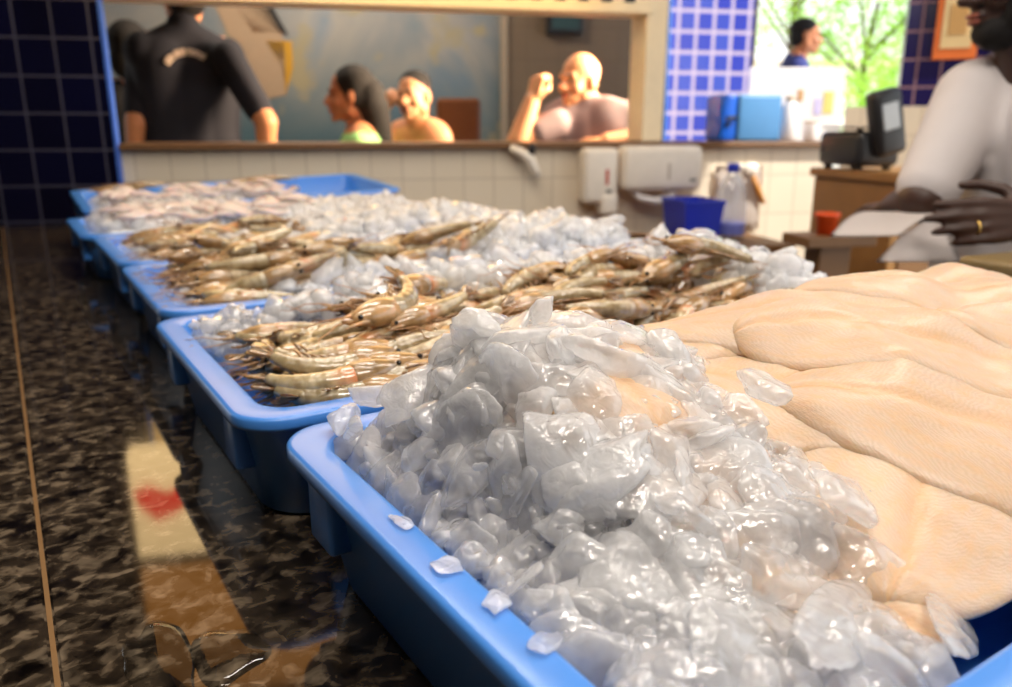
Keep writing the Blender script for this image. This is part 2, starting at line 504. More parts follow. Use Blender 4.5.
bm = bmesh.new(); box(bm, (pe + 0.002, -0.035, ZS - 0.022), (sEnd + 0.02, 0.24, ZS), 0.004); tag(wallobj('trim_1', bm, M['ledge']), kind='structure')
# added unseen fascia panel above the frame, for a bright reflection in the granite
fa = thing('glow_panel', 'unseen added cream fascia sign with a red emblem above the serving opening', 'sign', W0, WROT)
M['glow'] = emit('added_glow_cream', srgb(255, 214, 150), 2.6)
M['glow_orange'] = emit('added_glow_orange', srgb(255, 170, 84), 1.0)
M['glow_red'] = emit('added_glow_red', srgb(235, 30, 20), 2.2)
bm = bmesh.new(); box(bm, (pe - 0.055, -0.20, 1.63), (0.9, -0.12, 2.02), 0.004); obj('cream_glow', bm, M['glow'], fa)
bm = bmesh.new(); box(bm, (pe - 0.055, -0.20, 2.06), (0.9, -0.12, 2.60), 0.004); obj('orange_panel', bm, M['glow_orange'], fa)
bm = bmesh.new(); box(bm, (pe - 0.055, -0.20, 2.02), (0.9, -0.11, 2.06), 0.004); obj('divider', bm, M['black'], fa)
bm = bmesh.new()
slab(bm, [(-0.745 + x, 1.80 + z) for x, z in [(0, 0.03), (0.05, 0.08), (0.11, 0.06), (0.20, -0.01), (0.22, -0.05), (0.16, -0.05), (0.09, -0.02), (0.03, -0.05), (-0.02, -0.03)]], -0.206, -0.199)
obj('red_glow', bm, M['glow_red'], fa)

# inner hall behind the opening
T2 = 2.3
s500 = wl(500, 70, T2)[0]; s507 = wl(507, 70, T2)[0]
M['mural'] = mural_mat()
bm = bmesh.new(); box(bm, (-2.6, T2, 0), (s500, T2 + 0.1, 3.0)); mw = wallobj('wall_hall_mural', bm, M['mural'])
M['hall'] = tiles('hall_tile', srgb(112, 96, 78), srgb(109, 93, 76), srgb(103, 88, 72), 0.2, 0.2, gw=0.02, rough=0.5)
bm = bmesh.new(); box(bm, (s507, T2, 0), (s507 + 1.7, T2 + 0.1, 3.0)); wallobj('wall_hall', bm, M['hall'])
bm = bmesh.new(); box(bm, (s500, T2 - 0.03, 0), (s507, T2 + 0.1, 3.0)); wallobj('trim_4', bm, plain('grey_post', srgb(150, 136, 118), 0.6))
def mural_patch(pts, mat):
    bm = bmesh.new()
    q = [wl(x, y, T2) for x, y in pts]
    slab(bm, [(p[0], p[2]) for p in q], T2 - 0.004, T2 + 0.002)
    o = obj('painted_shape', bm, mat, mw)
M['p_yel'] = plain('mural_yellow', srgb(190, 140, 30), 0.7); M['p_dark'] = plain('mural_black', srgb(30, 26, 26), 0.7)
M['p_sand'] = plain('mural_sand', srgb(168, 142, 116), 0.7); M['p_orange'] = plain('mural_ochre', srgb(150, 88, 24), 0.7)
mural_patch([(205, -14), (240, -14), (268, 10), (284, 40), (286, 95), (262, 100), (240, 60), (222, 20)], M['p_sand'])
mural_patch([(226, -6), (240, 0), (284, 34), (253, 32)], M['p_orange'])
mural_patch([(240, 2), (270, 2), (289, 36), (274, 30)], M['p_dark'])
mural_patch([(266, 41), (292, 41), (293, 68), (286, 94), (281, 66)], M['p_yel'])
# picture / screen high on the hall wall
q0 = wl(545, 4, T2); q1 = wl(581, 36, T2)
tv = thing('wall_screen', 'small dark screen hung high on the beige hall wall', 'screen', W0, WROT)
bm = bmesh.new(); box(bm, (q0[0], T2 - 0.06, q1[2]), (q1[0], T2 - 0.001, q0[2] + 0.05), 0.01); obj('casing', bm, M['black'], tv)
bm = bmesh.new(); box(bm, (q0[0] + 0.03, T2 - 0.064, q1[2] + 0.03), (q1[0] - 0.03, T2 - 0.058, q0[2] + 0.02)); obj('screen', bm, plain('screen_glass', srgb(60, 82, 84), 0.15), tv)
# brown high-backed chair in the hall
q0 = wl(436, 98, 1.5); q1 = wl(480, 137, 1.5)
ch = thing('brown_chair', 'brown high backed chair behind the bare shouldered person', 'chair', world((0.5 * (q0[0] + q1[0]), 1.5, 0)), WROT)
w_ = (q1[0] - q0[0]) / 2
M['leather'] = plain('brown_leather', srgb(104, 60, 28), 0.4, 0.12)
bm = bmesh.new(); box(bm, (-w_, -0.04, 0.55), (w_, 0.04, q0[2]), 0.02); obj('backrest', bm, M['leather'], ch)
bm = bmesh.new(); box(bm, (-w_, -0.46, 0.48), (w_, 0.04, 0.56), 0.02); obj('seat', bm, M['leather'], ch)
for sx in (-1, 1):
    for sy in (-0.42, 0.0):
        bm = bmesh.new(); box(bm, (sx * (w_ - 0.03) - 0.02, sy - 0.02, 0), (sx * (w_ - 0.03) + 0.02, sy + 0.02, 0.49), 0.004); obj('leg', bm, M['wood'], ch)

# right: sunlit blue tiled pillar beyond the wall, dark tiled wall with window opening between
TP = 0.95
b0 = wl(668, 70, TP)[0]; b1 = wl(750, 70, TP)[0]
tw_ = (wl(746, 70, TP)[0] - wl(694, 70, TP)[0]) / 3
th_ = (wl(710, 12, TP)[2] - wl(710, 133.7, TP)[2]) / 6
M['bright_tile'] = tiles('cobalt_wall_tiles', srgb(60, 72, 190), srgb(78, 100, 205), srgb(196, 184, 214), tw_, th_, (-wl(694, 70, TP)[0] % tw_ , -wl(710, 73, TP)[2] % th_), gw=0.12, rough=0.2)
bm = bmesh.new(); box(bm, (b0, TP, 0), (b1, TP + 0.35, 3.0)); wallobj('wall_right_pillar', bm, M['bright_tile'])
bm = bmesh.new(); box(bm, (b0 - 0.03, TP - 0.005, 0), (b0 - 0.0005, TP + 0.3, 3.0)); wallobj('trim_5', bm, plain('sky_blue_edge', srgb(60, 150, 240), 0.3))

d0 = wl(659, 70, 0.5)[0]; d1 = wl(667, 70, 0.5)[0]
bm = bmesh.new(); box(bm, (d0 - 0.03, 0.5, 0), (d1, 0.56, 3.0)); wallobj('trim_6', bm, M['navy_edge'] if False else plain('dark_navy_edge', srgb(22, 20, 50), 0.4))
RW = R(-51.9)
RW0 = at(903, 60, 3.15); RW0.z = 0
ru = Vector((math.cos(RW), math.sin(RW), 0)); rn = Vector((-math.sin(RW), math.cos(RW), 0))
def rl(px, py, t=0.0):
    d = at(px, py, 1) - Vector((0, 0, EYE))
    k = (RW0.dot(rn) + t) / d.dot(rn)
    p = Vector((0, 0, EYE)) + d * k
    return Vector(((p - RW0).dot(ru), t, p.z))
def rworld(v): return RW0 + ru * v[0] + rn * v[1] + Vector((0, 0, v[2]))
zr_ = rl(920, 106)[2]
M['navy_r'] = tiles('dark_navy_tiles', srgb(26, 20, 70), srgb(38, 30, 92), srgb(150, 112, 120), 0.085, (rl(930, 3)[2] - rl(930, 88)[2]) / 3, (-rl(918, 60)[0] % 0.085, -rl(930, 59)[2] % ((rl(930, 3)[2] - rl(930, 88)[2]) / 3)), gw=0.06, rough=0.2)
def rightobj(name, bm, mat, parent=None):
    o = obj(name, bm, mat, parent)
    if parent is None:
        o.location = RW0; o.rotation_euler = (0, 0, RW); tag(o, kind='structure')
    return o
bm = bmesh.new(); slab(bm, [(0.0, zr_), (1.8, zr_), (1.8, 3.0), (0.0, 3.0)], 0, 0.12)
rightobj('wall_right', bm, M['navy_r'])
s850 = rl(845, 120)[0]
bm = bmesh.new(); box(bm, (s850, -0.0, 0), (1.8, 0.14, zr_ - 0.0005)); rightobj('wall_right_lower', bm, M['beige'])
# orange framed notice
po = thing('notice_board', 'orange framed notice with a cream sheet on the dark tiles', 'notice', RW0, RW)
q0 = rl(939, 0); q1 = rl(972, 59)
M['orange'] = plain('orange_frame', srgb(236, 120, 48), 0.5, 0.04)
bm = bmesh.new(); box(bm, (q0[0], -0.012, q1[2]), (q1[0] + 0.01, -0.0005, q0[2] + 0.07), 0.002); obj('frame', bm, M['orange'], po)
bm = bmesh.new(); box(bm, (q0[0] + 0.022, -0.014, q1[2] + 0.04), (q1[0] - 0.012, -0.011, q0[2] + 0.03)); obj('sheet', bm, plain('cream_sheet', srgb(236, 206, 150), 0.6), po)
bm = bmesh.new(); box(bm, (q0[0] + 0.045, -0.0155, q1[2] + 0.09), (q1[0] - 0.035, -0.0138, q0[2] - 0.02)); obj('printed_panel', bm, plain('tan_print', srgb(206, 160, 96), 0.6), po)
# ------------------------------------------------------------------ blue trays
TW, TP_, TH = 0.82, 0.385, 0.095
def rrect(w, d, r, n=8):
    pts = []
    for cx, cy, a0 in ((w / 2 - r, d / 2 - r, 0), (-w / 2 + r, d / 2 - r, 90), (-w / 2 + r, -d / 2 + r, 180), (w / 2 - r, -d / 2 + r, 270)):
        for k in range(n + 1):
            a = R(a0 + 90 * k / n)
            pts.append((cx + r * math.cos(a), cy + r * math.sin(a)))
    return pts
def make_tray_mesh():
    bm = bmesh.new()
    st = [(0.030, 0.0, 0.040), (0.025, 0.003, 0.044), (0.0125, 0.079, 0.040), (0.0115, 0.084, 0.038), (0.002, 0.0842, 0.036), (0.0002, 0.0852, 0.036), (0.0, 0.0875, 0.036), (0.0002, 0.0925, 0.036),
          (0.0014, 0.0943, 0.035), (0.004, 0.095, 0.034), (0.021, 0.095, 0.03), (0.0235, 0.094, 0.028), (0.0250, 0.091, 0.027), (0.037, 0.008, 0.026), (0.044, 0.005, 0.02)]
    rings = []
    for d, z, r in st:
        rings.append([bm.verts.new((x, y, z)) for x, y in rrect(TW - 2 * d, TP_ - 2 * d, r)])
    n = len(rings[0])
    for a, b in zip(rings[:-1], rings[1:]):
        for k in range(n):
            bm.faces.new((a[k], a[(k + 1) % n], b[(k + 1) % n], b[k]))
    bm.faces.new(list(reversed(rings[0])))
    bm.faces.new(rings[-1])
    bmesh.ops.recalc_face_normals(bm, faces=bm.faces)
    # moulded stacking lugs under the rim
    for sx in (-1, 1):
        for y in (-0.125, 0.125):
            x0, x1 = sorted((sx * (TW / 2 - 0.005), sx * (TW / 2 - 0.022)))
            box(bm, (x0, y - 0.017, 0.040), (x1, y + 0.017, 0.0850), 0.003)
    for sy in (-1, 1):
        for x in (-0.33, -0.11, 0.11, 0.33):
            y0, y1 = sorted((sy * (TP_ / 2 - 0.005), sy * (TP_ / 2 - 0.022)))
            box(bm, (x - 0.02, y0, 0.040), (x + 0.02, y1, 0.0850), 0.003)
    me = bpy.data.meshes.new('blue_tray'); bm.normal_update(); bm.to_mesh(me); bm.free()
    return me
tray_me = make_tray_mesh()
trays = [  # x of left rim, y of near rim, z of underside, rotation, label
    (0.138, 0.126, COUNTER + 0.0004, R(0.9), 'nearest blue plastic tray, heaped with clear ice and cream fish fillets'),
    (0.120, 0.542, COUNTER + 0.0004, 0, 'second blue plastic tray from the front, full of large grey brown shrimp'),
    (0.136, 0.948, COUNTER + 0.0004, R(-0.3), 'third blue plastic tray from the front, shrimp at left and ice at right'),
    (0.138, 1.356, COUNTER + 0.0004, R(0.4), 'fourth blue plastic tray from the front, few shrimp beside a wide ice bed'),
    (0.119, 1.755, COUNTER + 0.0004, 0, 'fifth blue plastic tray from the front, pale pinkish seafood on ice'),
    (0.160, 2.130, COUNTER + 0.020, 0, 'farthest blue plastic tray, propped up with bare blue inside showing at right'),
]
for k, (xl, yn, z0, rz, lab) in enumerate(trays):
    me = tray_me if k == 0 else tray_me
    o = link('blue_tray', me, M['blue'] if k == 0 else None, None, True)
    o.location = (xl + TW / 2, yn + TP_ / 2, z0)
    o.rotation_euler = (0, 0, rz)
    if k == 0: o.scale.y = 1.09
    if k == 5: o.rotation_euler = (R(4.0), R(-1.7), 0); o.location.z = COUNTER + 0.040
    tag(o, lab, 'tray', 'blue seafood trays in a row')
bpy.context.view_layer.update()
for e in tray_me.polygons: e.use_smooth = True

# ------------------------------------------------------------------ ice pieces
def ice_mesh(seed, sub=4, knobs=9):
    """one lump of broken, half melted ice: an ellipsoid cut by soft planes with shell-like bites"""
    r = random.Random(seed)
    bm = bmesh.new()
    bmesh.ops.create_icosphere(bm, subdivisions=sub, radius=1)
    planes = []
    for k in range(knobs):
        d = Vector((r.gauss(0, 1), r.gauss(0, 1), r.gauss(0, 1))).normalized()
        planes.append((d, r.uniform(0.42, 0.85)))
    bites = []
    for k in range(5):
        d = Vector((r.gauss(0, 1), r.gauss(0, 1), r.gauss(0, 1))).normalized()
        bites.append((d * r.uniform(0.95, 1.4), r.uniform(0.45, 0.8)))
    sc = Vector((r.uniform(0.8, 1.45), r.uniform(0.7, 1.1), r.uniform(0.5, 0.85)))
    off = Vector((r.uniform(0, 50), r.uniform(0, 50), r.uniform(0, 50)))
    for v in bm.verts:
        n = v.co.normalized()
        rad = 1.0
        for d, h in planes:
            c = n.dot(d)
            if c > 0.05:
                lim = h / c
                k = 0.018
                x = (rad - lim) / k
                rad = min(rad, lim) - k * 0.25 * max(0, 1 - abs(x) * 0.5) ** 2
        p = n * rad
        for c, br in bites:
            dd = (p - c).length
            if dd < br: p = p - n * (br - dd) * 0.75
        p *= 1 + 0.10 * noise.noise(p * 2.0 + off) + 0.035 * noise.noise(p * 6 + off)
        v.co = Vector((p.x * sc.x, p.y * sc.y, p.z * sc.z))
    bmesh.ops.smooth_vert(bm, verts=bm.verts, factor=0.12, use_axis_x=True, use_axis_y=True, use_axis_z=True)
    return bm

def bm_mesh(name, bm, mat):
    me = bpy.data.meshes.new(name); bm.normal_update(); bm.to_mesh(me); bm.free()
    me.materials.append(mat)
    me.polygons.foreach_set('use_smooth', [True] * len(me.polygons))
    return me
ice_protos = [bm_mesh('ice_chunk', ice_mesh(100 + k), M['ice']) for k in range(16)]
clear_protos = []
for me_ in ice_protos:
    me_ = me_.copy(); me_.materials[0] = M['ice_clear']; clear_protos.append(me_)
far_protos = []
for k in range(12):
    b = ice_mesh(300 + k, sub=2)
    b.verts.ensure_lookup_table(); b.verts.index_update()
    far_protos.append(([v.co.copy() for v in b.verts], [[v.index for v in f.verts] for f in b.faces]))
    b.free()

def g1(x, c, a, b):
    """two-sided bell"""
    s = a if x < c else b
    return math.exp(-0.5 * ((x - c) / s) ** 2)
def h_ice1(x, y):
    """surface of the ice heap in the nearest tray"""
    side = sstep(0.150, 0.245, x) * (1 - 0.30 * sstep(0.29, 0.42, x))
    z = 0.943 + 0.104 * g1(y, 0.40, 0.115, 0.070) * side + 0.014 * sstep(0.16, 0.2, x)
    return z + 0.006 * fbm(x, y, 1.3, 28, 3)
def h_fil(x, y):
    z = 0.952 + 0.098 * g1(y, 0.415, 0.165, 0.070) * (0.80 + 0.20 * sstep(0.40, 0.6, x)) * (1 - 0.5 * sstep(0.70, 0.97, x))
    return z

# ------------------------------------------------------------------ fish fillets, laid one over another
GX0, GY0, GD = 0.16, 0.10, 0.004
GNX, GNY = 215, 118
def under(x, y):
    k = sstep(0.31, 0.39, x)
    z = (h_ice1(x, y) - 0.028) * (1 - k) + (h_fil(x, y) - 0.020) * k
    e = min(y - 0.109, 0.528 - y, 0.958 - x)
    return max(z, 0.974 - 0.02 * sstep(0.022, 0.045, e)) if x > 0.3 else z
hgrid = [[under(GX0 + i * GD, GY0 + j * GD) for j in range(GNY)] for i in range(GNX)]
def gsample(g, x, y):
    fx = min(GNX - 1.001, max(0, (x - GX0) / GD)); fy = min(GNY - 1.001, max(0, (y - GY0) / GD))
    i = int(fx); j = int(fy); u = fx - i; v = fy - j
    return g[i][j] * (1 - u) * (1 - v) + g[i + 1][j] * u * (1 - v) + g[i][j + 1] * (1 - u) * v + g[i + 1][j + 1] * u * v
def blur(g, k=4):
    t = [[0] * GNY for _ in range(GNX)]
    for j in range(GNY):
        col = [g[i][j] for i in range(GNX)]
        for i in range(GNX):
            a = max(0, i - k); b = min(GNX, i + k + 1)
            t[i][j] = sum(col[a:b]) / (b - a)
    o = [[0] * GNY for _ in range(GNX)]
    for i in range(GNX):
        row = t[i]
        for j in range(GNY):
            a = max(0, j - k); b = min(GNY, j + k + 1)
            o[i][j] = sum(row[a:b]) / (b - a)
    return o
def make_fillet(cx, cy, ang, L, Wd, T, seed, label, curl=0.0):
    sm = blur(hgrid, 4)
    r = random.Random(seed)
    nu, nv = 30, 66
    bm = bmesh.new()
    uvl = bm.loops.layers.uv.new('UVMap')
    ca, sa = math.cos(ang), math.sin(ang)
    top, bot, uvs = [], [], {}
    hits = []
    ph = r.uniform(0, 9)
    for b in range(nv + 1):
        s = -1 + 2 * b / nv
        # outline: blunt shoulder end, long taper to the tail
        w = Wd * 0.5 * (max(0.0, 1 - ((s + 1) / 2) ** 2.6) ** 0.55) * (0.35 + 0.65 * sstep(-1.0, -0.62, s)) if s > -1 else 0
        w = max(w, 0.0025)
        w *= 1 + 0.05 * math.sin(5 * s + ph) + 0.02 * math.sin(17 * s + ph * 2)
        rt, rb = [], []
        for a in range(nu + 1):
            t = -1 + 2 * a / nu
            lx = s * L / 2; ly = t * w + curl * (s * s) * Wd
            x = cx + lx * ca - ly * sa; y = cy + lx * sa + ly * ca
            base = gsample(sm, x, y)
            edge = max(0.0, 1 - abs(t) ** 2.2) ** 0.62
            endt = min(1, (1 - abs(s)) * 7) ** 0.5
            th = T * edge * endt * (1.0 - 0.30 * sstep(-0.2, 1, s))
            th -= T * 0.13 * math.exp(-(t / 0.07) ** 2) * endt * edge
            th += 0.0010 * fbm(x, y, seed, 55, 3) * endt + 0.00012 * math.sin((s * L * 0.5 + abs(t) * w * 0.8) * 900 + ph) * edge * endt
            zt = base + th
            vt = bm.verts.new((x, y, zt)); vb = bm.verts.new((x, y, base - 0.0015 + 0.0 * th))
            uvs[vt] = uvs[vb] = (t, s * L / (2 * 0.12))
            rt.append(vt); rb.append(vb)
            hits.append((x, y, zt))
        top.append(rt); bot.append(rb)
    def F(*v):
        f = bm.faces.new(v)
        for l in f.loops: l[uvl].uv = uvs[l.vert]
    for b in range(nv):
        for a in range(nu):
            F(top[b][a], top[b][a + 1], top[b + 1][a + 1], top[b + 1][a])
            F(bot[b][a], bot[b + 1][a], bot[b + 1][a + 1], bot[b][a + 1])
        F(top[b][0], top[b + 1][0], bot[b + 1][0], bot[b][0])
        F(top[b][nu], bot[b][nu], bot[b + 1][nu], top[b + 1][nu])
    for a in range(nu):
        F(top[0][a], bot[0][a], bot[0][a + 1], top[0][a + 1])
        F(top[nv][a], top[nv][a + 1], bot[nv][a + 1], bot[nv][a])
    bmesh.ops.recalc_face_normals(bm, faces=bm.faces)
    c0 = Vector((cx, cy, gsample(sm, cx, cy)))
    for v in bm.verts: v.co -= c0
    o = obj('fish_fillet', bm, M['fillet'], None, True, c0)
    tag(o, label, 'fish fillet', 'fish fillets heaped in the nearest tray')
    for x, y, z in hits:
        i = round((x - GX0) / GD); j = round((y - GY0) / GD)
        if 0 <= i < GNX and 0 <= j < GNY and z > hgrid[i][j]: hgrid[i][j] = z
    return o
fil = [  # x, y, heading, length, width, thickness, label
    (0.30, 0.25, 100, 0.20, 0.13, 0.013, 'fish fillet seen dimly through the lower slope of the nearest ice heap'),
    (0.29, 0.39, 80, 0.20, 0.13, 0.013, 'fish fillet seen dimly through the ice just below the ridge'),
    (0.86, 0.19, -12, 0.26, 0.15, 0.014, 'fish fillet low at the right end of the nearest tray, under the others'),
    (0.42, 0.23, 210, 0.24, 0.15, 0.014, 'fish fillet mostly buried under the clear ice at the front of the heap'),
    (0.66, 0.18, -8, 0.30, 0.16, 0.014, 'fish fillet along the near rim of the nearest tray, right of the icy one'),
    (0.40, 0.34, 150, 0.24, 0.15, 0.014, 'fish fillet hidden at the seam between the ice and the heaped fish'),
    (0.42, 0.43, 160, 0.24, 0.14, 0.016, 'fish fillet peeking out as a small dome behind the ice crest'),
    (0.86, 0.40, -12, 0.24, 0.15, 0.014, 'fish fillet at the far right end of the heap below the stone ledge'),
    (0.56, 0.45, 150, 0.26, 0.13, 0.014, 'fish fillet at the back of the heap, its edge facing the shrimp tray'),
    (0.74, 0.45, 160, 0.26, 0.13, 0.015, 'fish fillet forming the highest crest of the heap before the paper'),
    (0.80, 0.30, 155, 0.26, 0.13, 0.015, 'fish fillet at the right edge of the photo under the ridge'),
    (0.50, 0.215, 140, 0.30, 0.16, 0.016, 'large wet fish fillet sloping down to the front rim beside the ice'),
    (0.49, 0.385, 152, 0.27, 0.13, 0.016, 'fish fillet with a blunt rounded end just behind the clear ice'),
    (0.66, 0.37, 150, 0.26, 0.12, 0.015, 'fish fillet right of centre with a deep orange groove along its edge'),
    (0.54, 0.305, 146, 0.28, 0.135, 0.015, 'fish fillet in the middle of the slope, its blunt end turned toward the ice'),
    (0.70, 0.26, 150, 0.26, 0.13, 0.015, 'broad smooth fish fillet on the right of the slope above the wet one'),
]
for k, (x, y, a, L, w, T, lab) in enumerate(fil):
    make_fillet(x, y, R(a), L, w, T, 20 + k, lab, 0.06 * (-1) ** k)
fine = blur(hgrid, 1)
# ------------------------------------------------------------------ ice in the nearest tray: the chunks that show, one by one
def ice_top(x, y):
    return max(h_ice1(x, y), gsample(fine, x, y) if x > 0.30 else 0)
zones = {
    'crest': ('clear ice chunk on the top ridge of the nearest ice heap', 'ice chunks on the heap ridge'),
    'rim': ('clear ice chunk low on the left slope beside the long blue rim', 'ice chunks along the left rim'),
    'slope': ('clear ice chunk on the middle slope of the nearest ice heap', 'ice chunks on the middle slope'),
    'foot': ('thin clear ice chunk at the front foot of the nearest heap', 'ice chunks at the front foot'),
    'fish': ('clear ice chunk resting on the cream fish fillets', 'ice chunks on the fillets'),
    'back': ('clear ice chunk behind the ridge toward the shrimp tray', 'ice chunks behind the ridge'),
}
def put_ice(x, y, z, s, rot, label, group, proto=None, clear=False):
    me = (clear_protos if clear else ice_protos)[rnd.randrange(16) if proto is None else proto]
    o = bpy.data.objects.new('ice_chunk', me)
    C.objects.link(o)
    o.location = (x, y, z)
    o.rotation_euler = rot
    o.scale = s if hasattr(s, '__len__') else (s, s, s)
    return tag(o, label, 'ice', group)
def slope_rot(x, y, spread=0.5):
    e = 0.012
    gx = (h_ice1(x + e, y) - h_ice1(x - e, y)) / (2 * e); gy = (h_ice1(x, y + e) - h_ice1(x, y - e)) / (2 * e)
    n = Vector((-gx, -gy, 1)).normalized()
    q = Vector((0, 0, 1)).rotation_difference(n)
    q2 = Euler((rnd.gauss(0, spread), rnd.gauss(0, spread), rnd.uniform(0, 6.28))).to_quaternion()
    return (q @ q2).to_euler()
count = 0
pts = []
tries = 0
while count < 290 and tries < 20000:
    tries += 1
    x = rnd.uniform(0.172, 0.40); y = rnd.uniform(0.142, 0.497)
    edge = 0.365 + 0.03 * fbm(3.1, y, 0, 14, 2)
    if y < 0.20: edge = 0.30
    if y < 0.20 and rnd.random() < 0.5: continue
    if x > edge: continue
    md = 0.0118 + 0.004 * rnd.random()
    if any((x - a) ** 2 + (y - b) ** 2 < md * md for a, b in pts): 
        continue
    pts.append((x, y))
    s = rnd.choice((0.011, 0.014, 0.018, 0.022, 0.027)) * rnd.uniform(0.9, 1.2)
    z = ice_top(x, y) - 0.010 - 0.34 * s
    near_fish = x > edge - 0.035
    if x < 0.205 or y < 0.175 or y > 0.475:
        s = min(s, 0.015); z = max(z, 0.962 + 0.2 * s)
    zone = 'fish' if near_fish else 'foot' if y < 0.235 else 'back' if y > 0.44 else 'rim' if x < 0.222 else 'crest' if y > 0.355 else 'slope'
    put_ice(x, y, z - 0.1 * s, (s * rnd.uniform(1.0, 1.5), s * 1.1, s * rnd.uniform(0.65, 0.95)), slope_rot(x, y, 0.38), *zones[zone], None, zone == 'foot' or (zone in ('rim', 'fish') and rnd.random() < 0.5) or rnd.random() < 0.2)
    count += 1
# the chunks with a shape of their own
special = [
    (0.272, 0.398, 1.064, (0.013, 0.010, 0.020), (0.3, 0.2, 0.5), 'pointed ice shard standing up at the summit of the heap', 3),
    (0.237, 0.412, 1.056, (0.022, 0.016, 0.020), (0.4, -0.3, 0.9), 'large rounded ice lump at the left shoulder of the ridge', 5),
    (0.300, 0.378, 1.046, (0.019, 0.015, 0.015), (0.2, 0.3, 2.1), 'bright hollow looking ice lump just right of the summit', 7),
    (0.325, 0.215, 1.000, (0.030, 0.024, 0.010), (0.5, 0.2, 0.4), 'broad flat ice slab lying against the big wet fillet', 2),
    (0.345, 0.285, 1.032, (0.024, 0.016, 0.012), (0.3, 0.1, 1.1), 'rounded ice lump stuck on the fillets at the right of the heap', 9),
    (0.270, 0.172, 0.972, (0.046, 0.018, 0.007), (0.35, 0.15, 0.35), 'long thin ice plate at the front of the tray pointing right', 11),
    (0.220, 0.190, 0.970, (0.034, 0.020, 0.008), (0.5, -0.2, 0.6), 'flat ice plate in front of the heap near the camera', 1),
    (0.172, 0.463, 0.982, (0.026, 0.008, 0.014), (0.1, 0.5, 1.5), 'curved ice shell leaning on the far left rim of the nearest tray', 4),
    (0.2, 0.44, 1.012, (0.024, 0.018, 0.017), (0.3, -0.5, 0.3), 'smooth blueish ice lump above the rim at the far left of the heap', 8),
    (0.176, 0.492, 0.982, (0.019, 0.013, 0.012), (0.2, -0.2, 0.7), 'ice lump over the far left corner of the nearest tray, touching the shrimp tray', 10),
    (0.190, 0.478, 1.000, (0.018, 0.015, 0.014), (0.5, 0.2, 2.2), 'ice lump stacked just above the far left corner of the nearest tray', 14),
    (0.153, 0.300, RIM + 0.0022, (0.008, 0.011, 0.0026), (0, 0, 0.4), 'small melting ice flake lying halfway along the left blue rim', 6),
    (0.158, 0.262, RIM + 0.0024, (0.010, 0.008, 0.003), (0, 0, 1.1), 'wet ice flake on the left blue rim, second from the camera', 2),
    (0.160, 0.228, RIM + 0.0022, (0.007, 0.010, 0.0028), (0, 0, 2.0), 'wet ice flake on the left blue rim, closest to the camera', 9),
    (0.154, 0.352, RIM + 0.0022, (0.006, 0.014, 0.0026), (0, 0, 0.1), 'long wet ice sliver on the left blue rim below the heap', 12),
    (0.330, 0.160, 0.962, (0.040, 0.016, 0.006), (0.5, 0.25, 0.5), 'clear curved ice plate at the foot of the big wet fillet', 13),
]
for x, y, z, s, r_, lab, pr in special:
    put_ice(x, y, z, s, r_, lab, 'ice chunks with a shape of their own', pr, y < 0.25)
    o_ = None

# ------------------------------------------------------------------ all remaining ice: beds under the catch and the heaps in the farther trays
ivs, ifs, imat = [], [], []
def add_sheet(x0, x1, y0, y1, f, d=0.007):
    nx = int((x1 - x0) / d); ny = int((y1 - y0) / d)
    b = len(ivs)
    for i in range(nx + 1):
        for j in range(ny + 1):
            x = x0 + (x1 - x0) * i / nx; y = y0 + (y1 - y0) * j / ny
            e = min(x - x0, x1 - x, y - y0, y1 - y)
            ivs.append(Vector((x, y, f(x, y) - 0.016 * (1 - sstep(0, 0.02, e)))))
    for i in range(nx):
        for j in range(ny):
            k = b + i * (ny + 1) + j
            ifs.append((k, k + ny + 1, k + ny + 2, k + 1)); imat.append(1)
def add_lump(x, y, z, s, rot):
    vs, fs = rnd.choice(far_protos)
    b = len(ivs)
    m = Matrix.Translation((x, y, z)) @ rot.to_matrix().to_4x4() @ Matrix.Scale(s, 4)
    ivs.extend(m @ v for v in vs)
    ifs.extend([b + i for i in f] for f in fs); imat.extend([0] * len(fs))
def rrot(): return Euler((rnd.uniform(0, 6.28), rnd.uniform(0, 6.28), rnd.uniform(0, 6.28)))

def h2(x, y):   # second tray
    z = 0.945 + 0.036 * sstep(0.16, 0.36, x) * g1(y, 0.72, 0.15, 0.14)
    z += 0.056 * sstep(0.20, 0.36, x) * sstep(0.775, 0.86, y)
    z += 0.034 * sstep(0.68, 0.80, x) * (1 - 0.7 * sstep(0.90, 0.95, x)) * sstep(0.55, 0.66, y)
    z += 0.022 * sstep(0.79, 0.86, y) * (1 - sstep(0.22, 0.32, x))
    return z
def ice2(x, y): return (x > 0.19 and y > 0.795 + 0.02 * fbm(x, 2, 0, 9, 2)) or (x > 0.74 + 0.03 * fbm(4, y, 0, 12, 2)) or (x < 0.24 and y > 0.80)
def h3(x, y):
    z = 0.957 + 0.022 * g1(y, 1.14, 0.16, 0.2)
    z += 0.045 * sstep(0.24, 0.42, x) * (1 - sstep(1.0, 1.08, y))
    z += 0.034 * sstep(0.52, 0.66, x) * (1 - 0.6 * sstep(0.90, 0.96, x))
    return z
def ice3(x, y): return (y < 1.02 + 0.02 * fbm(x, 3, 0, 9, 2) and x > 0.27) or x > 0.60 + 0.03 * fbm(5, y, 0, 12, 2)
def h4(x, y):
    return 0.955 + 0.026 * g1(y, 1.55, 0.18, 0.2) + 0.026 * sstep(0.42, 0.7, x) * (1 - 0.5 * sstep(0.90, 0.96, x))
def ice4(x, y): return x > 0.46 + 0.05 * fbm(6, y, 0, 9, 2) or (1.44 < y < 1.50 and x > 0.24)
def h5(x, y): return 0.957 + 0.036 * g1(y, 1.95, 0.16, 0.14) + 0.010 * sstep(0.4, 0.7, x)
